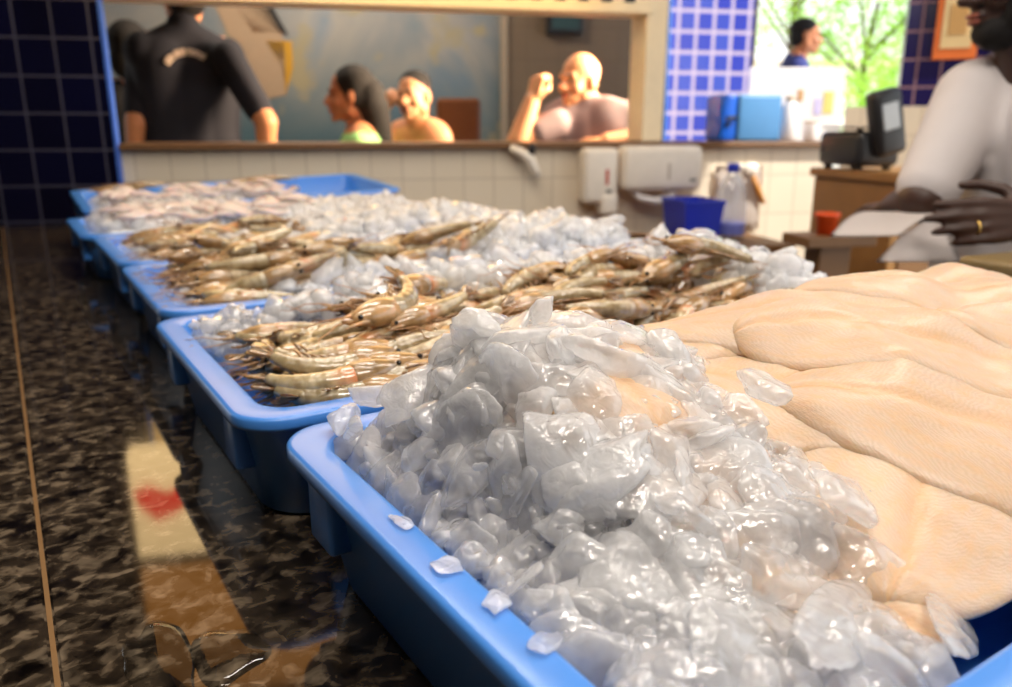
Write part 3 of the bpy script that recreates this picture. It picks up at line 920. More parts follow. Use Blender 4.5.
def ice5(x, y): return x > 0.52 or (fbm(x, y, 9, 9, 2) > 0.05)
def h6(x, y): return RIM + 0.003 + (y - 2.13) * 0.070 + (x - 0.16) * 0.03 + 0.020 * g1(y, 2.26, 0.1, 0.09) * (1 - sstep(0.62, 0.75, x))
def ice6(x, y): return x < 0.66 and y < 2.40
def heap(x0, x1, y0, y1, h, test, n, smin, smax):
    for k in range(n):
        x = rnd.uniform(x0, x1); y = rnd.uniform(y0, y1)
        if not test(x, y): continue
        s = rnd.uniform(smin, smax)
        ex = min(1, max(0.0, min(x - x0, x1 - x, y - y0, y1 - y) / 0.018))
        add_lump(x, y, h(x, y) + 0.004 * (ex - 1) - rnd.random() * 0.007 - 0.15 * s, s * (0.6 + 0.4 * ex), Euler((rnd.gauss(0, 0.6), rnd.gauss(0, 0.6), rnd.uniform(0, 6.28))))
IN = 0.036
for (xl, yn), h, t, n, a, b in (((0.120, 0.542), h2, ice2, 700, 0.013, 0.030), ((0.136, 0.948), h3, ice3, 700, 0.015, 0.033), ((0.138, 1.356), h4, ice4, 600, 0.015, 0.034), ((0.119, 1.755), h5, ice5, 700, 0.010, 0.024), ((0.160, 2.130), h6, ice6, 400, 0.008, 0.016)):
    x0, x1, y0, y1 = xl + IN, xl + TW - IN, yn + IN - 0.002, yn + TP_ - IN + 0.004
    hz = h
    def h(x, y, hz=hz, x0=x0, x1=x1, y0=y0, y1=y1):
        d = max(0.0, min(x - x0, x1 - x, y - y0, y1 - y))
        return hz(x, y) if hz is h6 else min(hz(x, y), 0.966 + 0.9 * d)
    add_sheet((0.30 if hz is h2 else x0 - 0.008), (x1 + 0.008) if hz is not h6 else 0.70, y0 - 0.008, y1 + 0.008, lambda x, y: h(x, y) - 0.012 + 0.003 * fbm(x, y, 0, 40, 2))
    heap(x0, x1, y0, y1, h, t, n, a, b)
# lumps filling in between and below the chunks of the nearest tray
lump0 = len(imat)
for k in range(520):
    x = rnd.uniform(0.172, 0.36); y = rnd.uniform(0.165, 0.500)
    if y < 0.20 and x > 0.3: continue
    s_ = rnd.uniform(0.008, 0.015)
    e_ = min(x - 0.165, 0.51 - y)
    add_lump(x, y, max(h_ice1(x, y) - 0.020 - rnd.random() * 0.012, 0.948 + (0.016 if e_ < 0.02 else 0)), s_ if e_ > 0.02 else s_ * 0.75, Euler((rnd.gauss(0, 0.5), rnd.gauss(0, 0.5), rnd.uniform(0, 6.28))))
for k in range(80):   # far left corner of the second tray
    x = rnd.uniform(0.150, 0.31); y = rnd.uniform(0.815, 0.892)
    add_lump(x, y, 0.962 + 0.016 * sstep(0.82, 0.87, y) - 0.010 * rnd.random(), rnd.uniform(0.009, 0.016), Euler((rnd.gauss(0, 0.5), rnd.gauss(0, 0.5), rnd.uniform(0, 6.28))))
for k in range(lump0, len(imat)): imat[k] = 2
# bed of the nearest tray
add_sheet(0.215, 0.94, 0.235, 0.49, lambda x, y: (h_ice1(x, y) - 0.040 if x < 0.36 else min(h_ice1(x, y) - 0.040, h_fil(x, y) - 0.035)) + 0.004 * fbm(x, y, 0, 60, 3), 0.005)
me = bpy.data.meshes.new('crushed_ice')
me.from_pydata(ivs, [], ifs)
o = link('crushed_ice', me, [M['ice_far'], M['ice_bed'], M['ice_clear']], None, True)
me.polygons.foreach_set('material_index', imat)
tag(o, 'crushed ice filling the blue trays beneath and behind the shrimp', 'ice', None, 'stuff')

# ------------------------------------------------------------------ shrimp
def shrimp_parts(bend, seed, lod):
    """raw shrimp lying on its side, head toward -x; returns part meshes (name, mesh)"""
    r = random.Random(seed)
    out = []
    Lb = 0.066
    # abdomen centre line (x > 0), curving in the plane of the counter
    def cl(t):
        a = bend * t
        if abs(bend) < 1e-3: return Vector((Lb * t, 0, 0)), 0.0
        R_ = Lb / bend
        return Vector((R_ * math.sin(a), -R_ * (1 - math.cos(a)), 0)), -a
    nseg = 42 if lod == 0 else 12
    nr = 14 if lod == 0 else 8
    bm = bmesh.new()
    rings = []
    for i in range(nseg + 1):
        t = i / nseg
        c, a = cl(t)
        ph = (t * 6) % 1.0
        rr = (0.0122 * (1 - 0.58 * t ** 1.4)) * (1.0 + (0.07 * (ph ** 1.5) - 0.03 if lod == 0 else 0))
        if i == nseg: rr *= 0.55
        ring = []
        for k in range(nr):
            th = 2 * math.pi * k / nr
            dy = math.cos(th) * rr; dz = math.sin(th) * rr * 0.82
            if dy < 0: dy *= 0.82      # flatter belly
            ring.append(bm.verts.new(c + Vector((-math.sin(a) * dy, math.cos(a) * dy, dz))))
        rings.append(ring)
    for a_, b_ in zip(rings[:-1], rings[1:]):
        for k in range(nr): bm.faces.new((a_[k], a_[(k + 1) % nr], b_[(k + 1) % nr], b_[k]))
    bm.faces.new(list(reversed(rings[0]))); bm.faces.new(rings[-1])
    bmesh.ops.recalc_face_normals(bm, faces=bm.faces)
    out.append(('abdomen', bm, M['shrimp']))
    # carapace with pointed rostrum
    bm = bmesh.new()
    prof = [(0.004, 0.0104), (0.0, 0.0130), (-0.010, 0.0138), (-0.020, 0.0126), (-0.029, 0.0096), (-0.036, 0.0058), (-0.041, 0.0032)]
    n2 = 14 if lod == 0 else 8
    rings = []
    for x, rr in prof:
        rings.append([bm.verts.new((x, math.cos(2 * math.pi * k / n2) * rr + 0.0007 * max(0, -x * 60), math.sin(2 * math.pi * k / n2) * rr * 0.78)) for k in range(n2)])
    for a_, b_ in zip(rings[:-1], rings[1:]):
        for k in range(n2): bm.faces.new((a_[k], b_[k], b_[(k + 1) % n2], a_[(k + 1) % n2]))
    bm.faces.new(rings[0]); bm.faces.new(list(reversed(rings[-1])))
    tube(bm, [(-0.024, 0.0088, 0), (-0.036, 0.0082, 0), (-0.048, 0.0088, 0), (-0.056, 0.0105, 0)], [0.0026, 0.002, 0.0012, 0.0003], 6)
    tube(bm, [(-0.036, 0.003, 0.001), (-0.043, 0.001, 0.002), (-0.049, -0.001, 0.001)], [0.0032, 0.0024, 0.0009], 6)   # antennal scale
    bmesh.ops.recalc_face_normals(bm, faces=bm.faces)
    out.append(('carapace', bm, M['shrimp_head']))
    # tail fan: telson and four blades
    c, a = cl(1.0)
    bm = bmesh.new()
    for k, da in enumerate((-0.42, -0.18, 0.06, 0.30, 0.52)):
        aa = a + da
        d = Vector((math.cos(aa), math.sin(aa), 0)); s = Vector((-math.sin(aa), math.cos(aa), 0))
        Lf = 0.019 if k != 2 else 0.016
        w = 0.0038 if k != 2 else 0.0025
        z = 0.0012 * (k - 2)
        ring = []
        for u, ww in ((0, 0.5), (0.35, 0.9), (0.7, 1.0), (0.92, 0.7), (1.0, 0.15)):
            p = c + d * Lf * u + Vector((0, 0, z * u - 0.001 * u))
            ring.append([bm.verts.new(p + s * w * ww), bm.verts.new(p + Vector((0, 0, 0.0011 * (1 - u * 0.7)))), bm.verts.new(p - s * w * ww), bm.verts.new(p - Vector((0, 0, 0.0008 * (1 - u * 0.7))))])
        for p_, q_ in zip(ring[:-1], ring[1:]):
            for j in range(4): bm.faces.new((p_[j], p_[(j + 1) % 4], q_[(j + 1) % 4], q_[j]))
        bm.faces.new(list(reversed(ring[0]))); bm.faces.new(ring[-1])
    bmesh.ops.recalc_face_normals(bm, faces=bm.faces)
    out.append(('tail_fan', bm, M['shrimp_tail']))
    # legs: five swimming paddles under the abdomen, five walking legs under the head
    for k in range(5):
        t = 0.08 + k * 0.15
        c, a = cl(t)
        dn = Vector((math.sin(a), -math.cos(a), 0)); fw = Vector((math.cos(a), math.sin(a), 0))
        bm = bmesh.new()
        p0 = c + dn * 0.0085
        tube(bm, [p0, p0 + dn * 0.005 + fw * 0.002, p0 + dn * 0.009 + fw * 0.007, p0 + dn * 0.010 + fw * 0.012], [0.0016, 0.0019, 0.0015, 0.0004], 6, flat=0.5)
        out.append(('swimming_leg', bm, M['shrimp_tail']))
    for k in range(5):
        bm = bmesh.new()
        x = -0.006 - k * 0.0052
        z = r.uniform(-0.004, 0.004)
        e = r.uniform(-0.006, 0.006)
        tube(bm, [(x, -0.009, z * 0.5), (x - 0.003, -0.0175, z), (x - 0.010 + e, -0.020, z * 1.2), (x - 0.017 + e, -0.016 + e * 0.4, z * 0.8)], [0.0014, 0.0012, 0.001, 0.0005], 5)
        out.append(('walking_leg', bm, M['shrimp_tail']))
    for s in (-1, 1):
        bm = bmesh.new(); ball(bm, (-0.0365, 0.0055, s * 0.0036), 0.0022, 2); out.append(('eye', bm, M['eye']))
        bm = bmesh.new()
        u = r.uniform(0.6, 1.2) * s
        tube(bm, [(-0.040, 0.001, s * 0.002), (-0.053, 0.000, s * 0.003), (-0.066, 0.004 * u, s * 0.004 + 0.002), (-0.078, 0.010 * u, 0.004), (-0.086, 0.020 * u, 0.003)], [0.0007, 0.0006, 0.0005, 0.0004, 0.0002], 5)
        out.append(('feeler', bm, M['feeler']))
    return out
shrimp_kinds = []
for k, bend in enumerate((0.35, 0.8, 1.3, -0.15, 1.05, 0.55)):
    parts = [(n, bm_mesh(n, b, m)) for n, b, m in shrimp_parts(bend, 40 + k, 0)]
    shrimp_kinds.append(parts)
far_kinds = []
for k, bend in enumerate((0.35, 0.9, 1.3, -0.1)):
    big = bmesh.new(); mats = []
    for n, b, m in shrimp_parts(bend, 60 + k, 1):
        me = bpy.data.meshes.new('t'); b.to_mesh(me); b.free()
        s0 = len(big.faces)
        big.from_mesh(me); bpy.data.meshes.remove(me)
        if m not in mats: mats.append(m)
        big.faces.ensure_lookup_table()
        for f in big.faces[s0:]: f.material_index = mats.index(m)
    me = bpy.data.meshes.new('shrimp'); big.to_mesh(me); big.free()
    for m in mats: me.materials.append(m)
    me.polygons.foreach_set('use_smooth', [True] * len(me.polygons))
    far_kinds.append(me)

class Pile:
    """height map that lets each animal come to rest on the ones below"""
    def __init__(self, x0, x1, y0, y1, h, d=0.006):
        self.x0, self.y0, self.d = x0, y0, d
        self.nx = int((x1 - x0) / d) + 2; self.ny = int((y1 - y0) / d) + 2
        self.g = [[h(x0 + i * d, y0 + j * d) for j in range(self.ny)] for i in range(self.nx)]
    def get(self, x, y):
        i = min(self.nx - 1, max(0, round((x - self.x0) / self.d))); j = min(self.ny - 1, max(0, round((y - self.y0) / self.d)))
        return self.g[i][j]
    def drop(self, x, y, a, sc):
        ca, sa = math.cos(a), math.sin(a)
        def spot(l): return self.get(x + l * ca, y + l * sa)
        f = max(spot(l * sc) for l in (-0.036, -0.022, -0.008)); b = max(spot(l * sc) for l in (0.02, 0.04, 0.06))
        m = spot(0.0)
        z0 = f; z1 = b
        pitch = max(-0.25, min(0.25, math.atan2(z0 - z1, 0.064 * sc)))   # rotation about y: nose up is positive
        zc = max(m, (z0 * 0.65 + z1 * 0.35)) + 0.0066 * sc
        for l in range(-8, 15):
            lx = l * 0.005 * sc
            rr = 0.010 if l < 6 else 0.007
            for w in (-1, 0, 1):
                px = x + lx * ca - w * rr * 0.8 * sa; py = y + lx * sa + w * rr * 0.8 * ca
                i = round((px - self.x0) / self.d); j = round((py - self.y0) / self.d)
                if 0 <= i < self.nx and 0 <= j < self.ny:
                    zt = zc - math.tan(pitch) * lx * 0.9 + (0.0065 if w == 0 else 0.003) * sc
                    if zt > self.g[i][j]: self.g[i][j] = zt
        return zc, pitch
def put_shrimp(x, y, z, a, pitch, sc, roll, label, group, kind, far=False):
    rot = Matrix.Rotation(a, 4, 'Z') @ Matrix.Rotation(pitch, 4, 'Y') @ Matrix.Rotation(roll, 4, 'X')
    if far:
        r = bpy.data.objects.new('shrimp', far_kinds[kind % 4])
        C.objects.link(r)
    else:
        r = bpy.data.objects.new('shrimp', None); C.objects.link(r); r.empty_display_size = 0.01
        for n, me in shrimp_kinds[kind % 6]:
            o = bpy.data.objects.new(n, me); C.objects.link(o); o.parent = r
    r.matrix_world = Matrix.Translation((x, y, z)) @ rot @ Matrix.Scale(sc, 4)
    return tag(r, label, 'shrimp', group)
def shoal(x0, x1, y0, y1, h, test, n, md, label, group, far, sc=(0.85, 1.1), spread=0.35, layers=2):
    pile = Pile(x0 - 0.03, x1 + 0.03, y0 - 0.03, y1 + 0.03, h)
    made = 0
    for layer in range(layers):
        pts = []
        tr = 0
        if layer: n = int(n * 0.7)
        while tr < n * 60:
            tr += 1
            x = rnd.uniform(x0, x1); y = rnd.uniform(y0, y1)
            if not test(x, y): continue
            if any(((x - p) / 3.2) ** 2 + (y - q) ** 2 < md * md for p, q in pts): continue
            pts.append((x, y))
            a = rnd.gauss(0.05, spread) + (math.pi if rnd.random() < 0.45 else 0)
            s = rnd.uniform(*sc)
            # keep nose and tail inside the rims
            for l in (-0.072 * s, 0.09 * s):
                ex = x + l * math.cos(a)
                if ex < x0 - 0.02: x += x0 - 0.02 - ex
                ey = y + l * math.sin(a)
                if ey < y0 - 0.012: y += y0 - 0.012 - ey
            z, p = pile.drop(x, y, a, s)
            lab = label(x, y, layer) if callable(label) else (label, group)
            put_shrimp(x, y, z, a, p, s, rnd.gauss(0, 0.25) + (math.pi if rnd.random() < 0.4 else 0), lab[0], lab[1], rnd.randrange(6), far)
            made += 1
            if len(pts) >= n: break
    return made
def lab2(x, y, layer):
    if x < 0.26: return ('raw grey brown shrimp at the left end of the second tray beside its blue rim', 'shrimp at the left rim of the second tray')
    if x > 0.58: return ('raw grey brown shrimp at the right of the second tray behind the fish fillets', 'shrimp behind the fillets')
    if y > 0.74: return ('raw grey brown shrimp along the icy back edge of the second tray', 'shrimp at the back of the second tray')
    return ('raw grey brown shrimp in the middle of the second tray behind the ice heap', 'shrimp in the middle of the second tray')
k_ = 0
for k in range(40):
    a = rnd.gauss(0.05, 0.2) + (math.pi if k % 2 else 0)
    x = (0.222 if k % 2 == 0 else 0.25) + 0.055 * (k % 5 - k % 5 % 2) + 0.01 * rnd.random(); y = 0.588 + 0.027 * (k // 5)
    put_shrimp(x, y, 0.948 + 0.003 * rnd.random(), a, 0, 1.05, rnd.gauss(0, 0.25), *lab2(0.2, y, 0), rnd.randrange(6))
for y in (0.586, 0.598, 0.612, 0.625, 0.640, 0.654, 0.668, 0.683, 0.697, 0.712, 0.728, 0.743, 0.758, 0.774, 0.79):
    k_ += 1
    hd_ = k_ % 5 == 0
    a = rnd.gauss(0.08, 0.16) + (0 if hd_ else math.pi)
    sc = rnd.uniform(1.0, 1.15)
    x = (0.160 + 0.058 * sc + 0.012 * rnd.random()) if hd_ else (0.158 + 0.086 * sc + 0.03 * rnd.random() * (k_ % 2))
    put_shrimp(x - 0.006, y, 0.966 + 0.004 * (k_ % 2) + 0.004 * rnd.random(), a, -0.06 if hd_ else 0.06, sc, rnd.gauss(0, 0.25) + (math.pi if rnd.random() < 0.4 else 0), *lab2(0.2, y, 0), rnd.randrange(6))
for x, y, z, a in ((0.226, 0.578, 0.966, math.pi), (0.222, 0.592, 0.976, math.pi + 0.12), (0.246, 0.606, 0.976, math.pi - 0.1), (0.236, 0.622, 0.978, math.pi + 0.2), (0.240, 0.645, 0.980, math.pi - 0.15)):
    put_shrimp(x, y, z, a, 0.08, 1.1, rnd.gauss(0, 0.3), *lab2(0.2, y, 0), rnd.randrange(6))
n2 = shoal(0.175, 0.76, 0.606, 0.83, lambda x, y: h2(x, y) - 0.024, lambda x, y: x > 0.23 and (not ice2(x, y) or rnd.random() < 0.04), 86, 0.0125, lab2, None, False, (0.95, 1.22), 0.30, 1)
for k in range(14):
    y = 0.992 + 0.021 * k
    hd_ = k % 2 == 0
    sc = rnd.uniform(1.0, 1.15)
    put_shrimp((0.170 + 0.055 * sc) if hd_ else (0.168 + 0.088 * sc), y, 0.967 + 0.004 * rnd.random(), rnd.gauss(0.08, 0.18) + (0 if hd_ else math.pi), 0, sc, rnd.gauss(0, 0.3), 'raw brown shrimp at the left rim of the third blue tray from the front', 'shrimp at the left rim of the third tray', k, True)
n3 = shoal(0.182, 0.66, 0.995, 1.29, lambda x, y: h3(x, y) - 0.018, lambda x, y: not ice3(x, y) or rnd.random() < 0.03, 60, 0.0145, 'raw brown shrimp on the ice in the third blue tray from the front', 'shrimp in the third tray', True, (1.0, 1.25), 0.24, 1)
n4 = shoal(0.184, 0.50, 1.40, 1.69, lambda x, y: h4(x, y) - 0.010, lambda x, y: not ice4(x, y), 26, 0.02, 'raw brown shrimp at the left end of the fourth blue tray', 'shrimp in the fourth tray', True, (1.0, 1.2), 0.26, layers=1)
for k in range(5): put_shrimp(0.25 + 0.022 * k, 2.445 + 0.008 * (k % 2), RIM + 0.042 + 0.003 * k, rnd.gauss(0, 0.3), 0, 0.9, 0, 'brown shrimp in the far left corner of the farthest tray', 'shrimp in the far left corner', k, True)
for k in range(5): put_shrimp(0.60 + 0.024 * k, 2.45 + 0.008 * (k % 2), RIM + 0.048 + 0.003 * k, rnd.gauss(0, 0.3), 0, 0.9, 0, 'brown shrimp at the far edge of the farthest tray near the bare blue inside', 'shrimp at the far edge', k, True)

# pale pinkish seafood strips in the two farthest trays
def strip_mesh(seed):
    r = random.Random(seed)
    bm = bmesh.new()
    pts = [(0.08 * (t - 0.5), 0.012 * math.sin(3 * t + seed), 0.003 * math.sin(7 * t)) for t in [k / 12 for k in range(13)]]
    tube(bm, pts, [0.017 * math.sin(math.pi * min(0.97, max(0.06, k / 12))) ** 0.6 * (1 - 0.4 * k / 12) for k in range(13)], 10, flat=0.55)
    return bm_mesh('seafood_strip', bm, M['squid'])
strips = [strip_mesh(k) for k in range(5)]
def put_strips(n, x0, x1, y0, y1, h, lab, grp):
    for k in range(n):
        x = rnd.uniform(x0, x1); y = rnd.uniform(y0, y1)
        o = bpy.data.objects.new('seafood_strip', rnd.choice(strips)); C.objects.link(o)
        o.location = (x, y, h(x, y) + 0.006 + rnd.random() * 0.006)
        o.rotation_euler = (rnd.gauss(0, 0.15), rnd.gauss(0, 0.12), rnd.gauss(0.1, 0.5))
        tag(o, lab, 'seafood', grp)
put_strips(46, 0.20, 0.62, 1.80, 2.08, h5, 'pale pinkish strip of seafood on ice in the fifth blue tray', 'seafood strips in the fifth tray')
put_strips(26, 0.24, 0.72, 2.18, 2.40, h6, 'pale pinkish strip of seafood in the farthest blue tray', 'seafood strips in the farthest tray')
# ------------------------------------------------------------------ things on and by the back wall
def wallthing(name, label, cat, px, py, t, group=None):
    v = wl(px, py, t)
    return thing(name, label, cat, world(v), WROT, group), v
# soap dispenser
q0 = wl(584, 148, -0.09); q1 = wl(619, 214, -0.09)
w_ = (q1[0] - q0[0]) / 2
sd = thing('soap_dispenser', 'tall white soap dispenser on the beige tile wall', 'dispenser', world(((q0[0] + q1[0]) / 2, 0, q1[2])), WROT)
hgt = q0[2] - q1[2]
bm = bmesh.new(); box(bm, (-w_, -0.10, hgt * 0.16), (w_ * 0.9, -0.001, hgt), 0.022, 4); obj('cover', bm, M['white'], sd, True)
bm = bmesh.new(); box(bm, (-w_ * 0.05, -0.105, 0.0), (w_ * 0.85, -0.03, hgt * 0.30), 0.010, 3); obj('push_lever', bm, M['white'], sd, True)
bm = bmesh.new(); box(bm, (w_ * 0.15, -0.1015, hgt * 0.45), (w_ * 0.33, -0.0995, hgt * 0.68), 0.001); obj('red_lettering', bm, plain('red_print', srgb(190, 70, 50), 0.5), sd)
bm = bmesh.new(); box(bm, (w_ * 0.2, -0.1015, hgt * 0.33), (w_ * 0.5, -0.0995, hgt * 0.38), 0.001); obj('maker_mark', bm, plain('grey_print', srgb(110, 110, 105), 0.5), sd)
# paper towel dispenser
q0 = wl(624, 146, -0.11); q1 = wl(701, 190, -0.11)
w_ = (q1[0] - q0[0]) / 2; hgt = q0[2] - q1[2]
pd = thing('towel_dispenser', 'wide white paper towel dispenser beside the soap dispenser', 'dispenser', world(((q0[0] + q1[0]) / 2, 0, q1[2])), WROT)
bm = bmesh.new(); box(bm, (-w_, -0.12, 0), (w_, -0.001, hgt), 0.024, 4); obj('cover', bm, M['white'], pd, True)
bm = bmesh.new(); box(bm, (w_ * 0.10, -0.1215, hgt * 0.25), (w_ * 0.16, -0.1195, hgt * 0.62), 0.001); obj('level_window', bm, plain('smoky_window', srgb(190, 176, 160), 0.2), pd)
bm = bmesh.new(); box(bm, (w_ * 0.66, -0.1215, hgt * 0.20), (w_ * 0.84, -0.1195, hgt * 0.27), 0.001); obj('maker_mark', bm, plain('grey_print2', srgb(120, 116, 108), 0.5), pd)
bm = bmesh.new()
tube(bm, [(-w_ * 0.62, -0.05, 0.004), (-w_ * 0.45, -0.07, -0.028), (-w_ * 0.1, -0.08, -0.042), (w_ * 0.25, -0.07, -0.03), (w_ * 0.4, -0.05, 0.004)], [0.03, 0.034, 0.036, 0.034, 0.03], 12, flat=0.45)
obj('paper_towel', bm, M['paper'], pd, True)
# work bench below wall items
q = wl(742, 232, -0.06)
zb = q[2]
bw = thing('work_bench', 'low wooden work bench against the beige tile wall', 'bench', world((wl(700, 236, -0.3)[0], -0.24, 0)), WROT)
bm = bmesh.new(); box(bm, (-0.42, -0.18, zb - 0.04), (0.30, 0.23, zb), 0.004); obj('bench_top', bm, M['wood'], bw)
for sx in (-0.38, 0.24):
    for sy in (-0.15, 0.18):
        bm = bmesh.new(); box(bm, (sx, sy, 0), (sx + 0.04, sy + 0.04, zb - 0.04), 0.003); obj('leg', bm, M['wood'], bw)
# blue bin on the bench
q0 = wl(674, 199, -0.24); q1 = wl(712, 199, -0.24)
w_ = (q1[0] - q0[0]) / 2
bn = thing('blue_bin', 'deep blue open bin under the paper towel dispenser', 'bin', world(((q0[0] + q1[0]) / 2, -0.24, zb)), WROT)
M['deepblue'] = plain('deep_blue_plastic', srgb(16, 44, 190), 0.35)
hb = q0[2] - zb
bm = bmesh.new()
st = [(0.84, 0.0), (0.86, 0.004), (1.0, hb - 0.012), (1.04, hb - 0.012), (1.04, hb), (0.96, hb), (0.82, 0.01)]
rings = [[bm.verts.new((x * w_ * k, y * 0.10 * k, z)) for x, y in ((-1, -1), (1, -1), (1, 1), (-1, 1))] for k, z in st]
for a, b in zip(rings[:-1], rings[1:]):
    for k in range(4): bm.faces.new((a[k], a[(k + 1) % 4], b[(k + 1) % 4], b[k]))
bm.faces.new(list(reversed(rings[0]))); bm.faces.new(rings[-1])
obj('bucket', bm, M['deepblue'], bn)
# clear bottle with blue cap
q0 = wl(734, 163, -0.22)
bo = thing('water_bottle', 'clear plastic bottle with a blue cap right of the blue bin', 'bottle', world((q0[0], -0.22, zb)), WROT)
hb = q0[2] - zb; rb_ = 0.055
m_, nt_, out_ = newmat('clear_bottle_plastic'); n_ = N(nt_)
a_ = n_('BsdfTransparent', Color=(0.93, 0.95, 0.98, 1)); b_ = n_('BsdfDiffuse', Color=(0.82, 0.84, 0.9, 1)); g_ = n_('BsdfGlossy', Roughness=0.08)
x_ = n_('MixShader', i0=0.25, i1=a_.outputs[0], i2=b_.outputs[0]); y_ = n_('MixShader', i0=0.12, i1=x_.outputs[0], i2=g_.outputs[0]); n_.link(y_.outputs[0], out_.inputs[0])
bm = bmesh.new(); lathe(bm, [(rb_ * 0.8, 0), (rb_, 0.012), (rb_, hb * 0.24), (rb_ * 0.94, hb * 0.27), (rb_, hb * 0.30), (rb_, hb * 0.52), (rb_ * 0.92, hb * 0.56), (rb_ * 0.95, hb * 0.64), (rb_ * 0.65, hb * 0.78), (rb_ * 0.32, hb * 0.87), (rb_ * 0.30, hb * 0.90)], 24); obj('bottle_body', bm, m_, bo, True)
bm = bmesh.new(); lathe(bm, [(rb_ * 0.36, hb * 0.885), (rb_ * 0.40, hb * 0.89), (rb_ * 0.40, hb * 0.99), (rb_ * 0.3, hb)], 20); obj('cap', bm, M['deepblue'], bo, True)
bm = bmesh.new(); lathe(bm, [(rb_ * 1.01, hb * 0.06), (rb_ * 1.015, hb * 0.07), (rb_ * 1.015, hb * 0.2), (rb_ * 1.01, hb * 0.21)], 24); obj('label_band', bm, plain('violet_label', srgb(120, 130, 215), 0.5), bo, True)
# white apron sheet pinned behind the bottle and a wooden handled brush hanging by it
q0 = wl(714, 166, -0.001); q1 = wl(757, 228, -0.001)
pa = thing('wall_sheet', 'white plastic sheet hanging on the tiles behind the capped bottle', 'sheet', world((q0[0], 0, q1[2])), WROT)
bm = bmesh.new()
W_, H_ = q1[0] - q0[0], q0[2] - q1[2]
g = [[bm.verts.new((W_ * i / 10, -0.012 - 0.006 * math.sin(i * 1.7) - 0.004 * math.sin(j), H_ * j / 10)) for j in range(11)] for i in range(11)]
for i in range(10):
    for j in range(10): bm.faces.new((g[i][j], g[i + 1][j], g[i + 1][j + 1], g[i][j + 1]))
bmesh.ops.solidify(bm, geom=bm.faces[:], thickness=0.002)
obj('sheet', bm, plain('milky_sheet', srgb(224, 214, 206), 0.5), pa, True)
bm = bmesh.new(); box(bm, (W_ * 0.45, -0.02, H_ * 0.96), (W_ * 0.62, -0.001, H_ * 1.02), 0.003); obj('clip', bm, M['white'], pa)
q0 = wl(753, 177, -0.02); q1 = wl(763, 203, -0.02)
br = thing('hanging_brush', 'wooden brush handle hanging on the wall right of the bottle', 'brush', world((q0[0], -0.02, q1[2])), WROT)
dx, dz = q1[0] - q0[0], q0[2] - q1[2]
bm = bmesh.new(); tube(bm, [(dx, 0, 0), (dx * 0.5, 0, dz * 0.5), (0, 0, dz)], [0.013, 0.016, 0.014], 10, flat=0.7); obj('handle', bm, plain('tan_wood', srgb(206, 142, 68), 0.45, 0.15, 20), br, True)
bm = bmesh.new(); ball(bm, (-0.008, 0.004, dz + 0.03), (0.034, 0.013, 0.026), 3); obj('bristle_head', bm, M['white'], br, True)
# white tap with black knob under the ledge
q0 = wl(510, 148, -0.02); q1 = wl(536, 176, -0.02)
ta = thing('wall_tap', 'white plastic water tap with a black knob under the ledge', 'tap', world((q0[0], 0, q1[2])), WROT)
dx, dz = q1[0] - q0[0], q0[2] - q1[2]
bm = bmesh.new(); tube(bm, [(0.0, -0.03, dz), (dx * 0.35, -0.045, dz * 0.85), (dx * 0.7, -0.055, dz * 0.6), (dx * 0.85, -0.055, dz * 0.25), (dx, -0.055, 0)], [0.014, 0.017, 0.02, 0.017, 0.012], 12); tube(bm, [(dx * 0.5, -0.05, dz * 0.75), (dx * 0.5, -0.001, dz * 0.75)], 0.014, 12); obj('spout', bm, M['white'], ta, True)
bm = bmesh.new(); cap(bm, (dx * 0.72, -0.05, dz * 0.75), 0.012, (dx * 0.76, -0.06, dz * 1.02), 0.015); obj('knob', bm, M['black'], ta, True)

# blue container with a dark lever on the ledge, and white tubs beside it
q0 = wl(724, 94, 0.03); q1 = wl(780, 137, 0.03)
w_ = q1[0] - q0[0]; hgt = q0[2] - ZS
bc = thing('blue_container', 'sky blue plastic container with a lighter front on the stone ledge', 'container', world((q0[0], 0.10, ZS)), WROT)
M['boxblue'] = plain('sky_blue_plastic', srgb(84, 142, 196), 0.4); M['boxblue2'] = plain('strong_blue_plastic', srgb(8, 92, 206), 0.35)
bm = bmesh.new(); box(bm, (w_ * 0.27, -0.07, 0), (w_, 0.09, hgt), 0.012, 3); obj('tank', bm, M['boxblue'], bc, True)
bm = bmesh.new(); box(bm, (0, -0.06, 0), (w_ * 0.269, 0.08, hgt), 0.014, 3); obj('side_panel', bm, M['boxblue2'], bc, True)
bm = bmesh.new(); tube(bm, [(w_ * 0.24, -0.07, hgt * 0.5), (w_ * 0.05, -0.085, hgt * 0.5), (w_ * 0.05, -0.085, hgt * 0.3)], 0.008, 8); obj('lever', bm, M['black'], bc, True)
q0 = wl(784, 98, 0.10)
for k, (px, top, r_, lab) in enumerate(((791, 96, 0.038, 'tall white bottle right of the sky blue container on the ledge'), (812, 121, 0.03, 'short white tub at the right end of the ledge'))):
    q0 = wl(px, top, 0.09); hh_ = q0[2] - ZS
    t_ = thing('white_bottle' if k == 0 else 'white_tub', lab, 'bottle' if k == 0 else 'tub', world((q0[0], 0.09, ZS)), WROT)
    bm = bmesh.new(); lathe(bm, [(r_ * 0.9, 0), (r_, 0.006), (r_, hh_ * 0.7), (r_ * (0.5 if k == 0 else 1), hh_ * 0.86), (r_ * (0.45 if k == 0 else 0.97), hh_ * 0.9)], 20); obj('bottle_body' if k == 0 else 'tub_body', bm, M['paper'], t_, True)
    bm = bmesh.new(); lathe(bm, [(r_ * (0.5 if k == 0 else 1.05), hh_ * 0.9), (r_ * (0.5 if k == 0 else 1.05), hh_ * 0.99), (r_ * 0.4, hh_)], 20); obj('cap', bm, plain('tan_cap%d' % k, srgb(214, 190, 160), 0.5), t_, True)

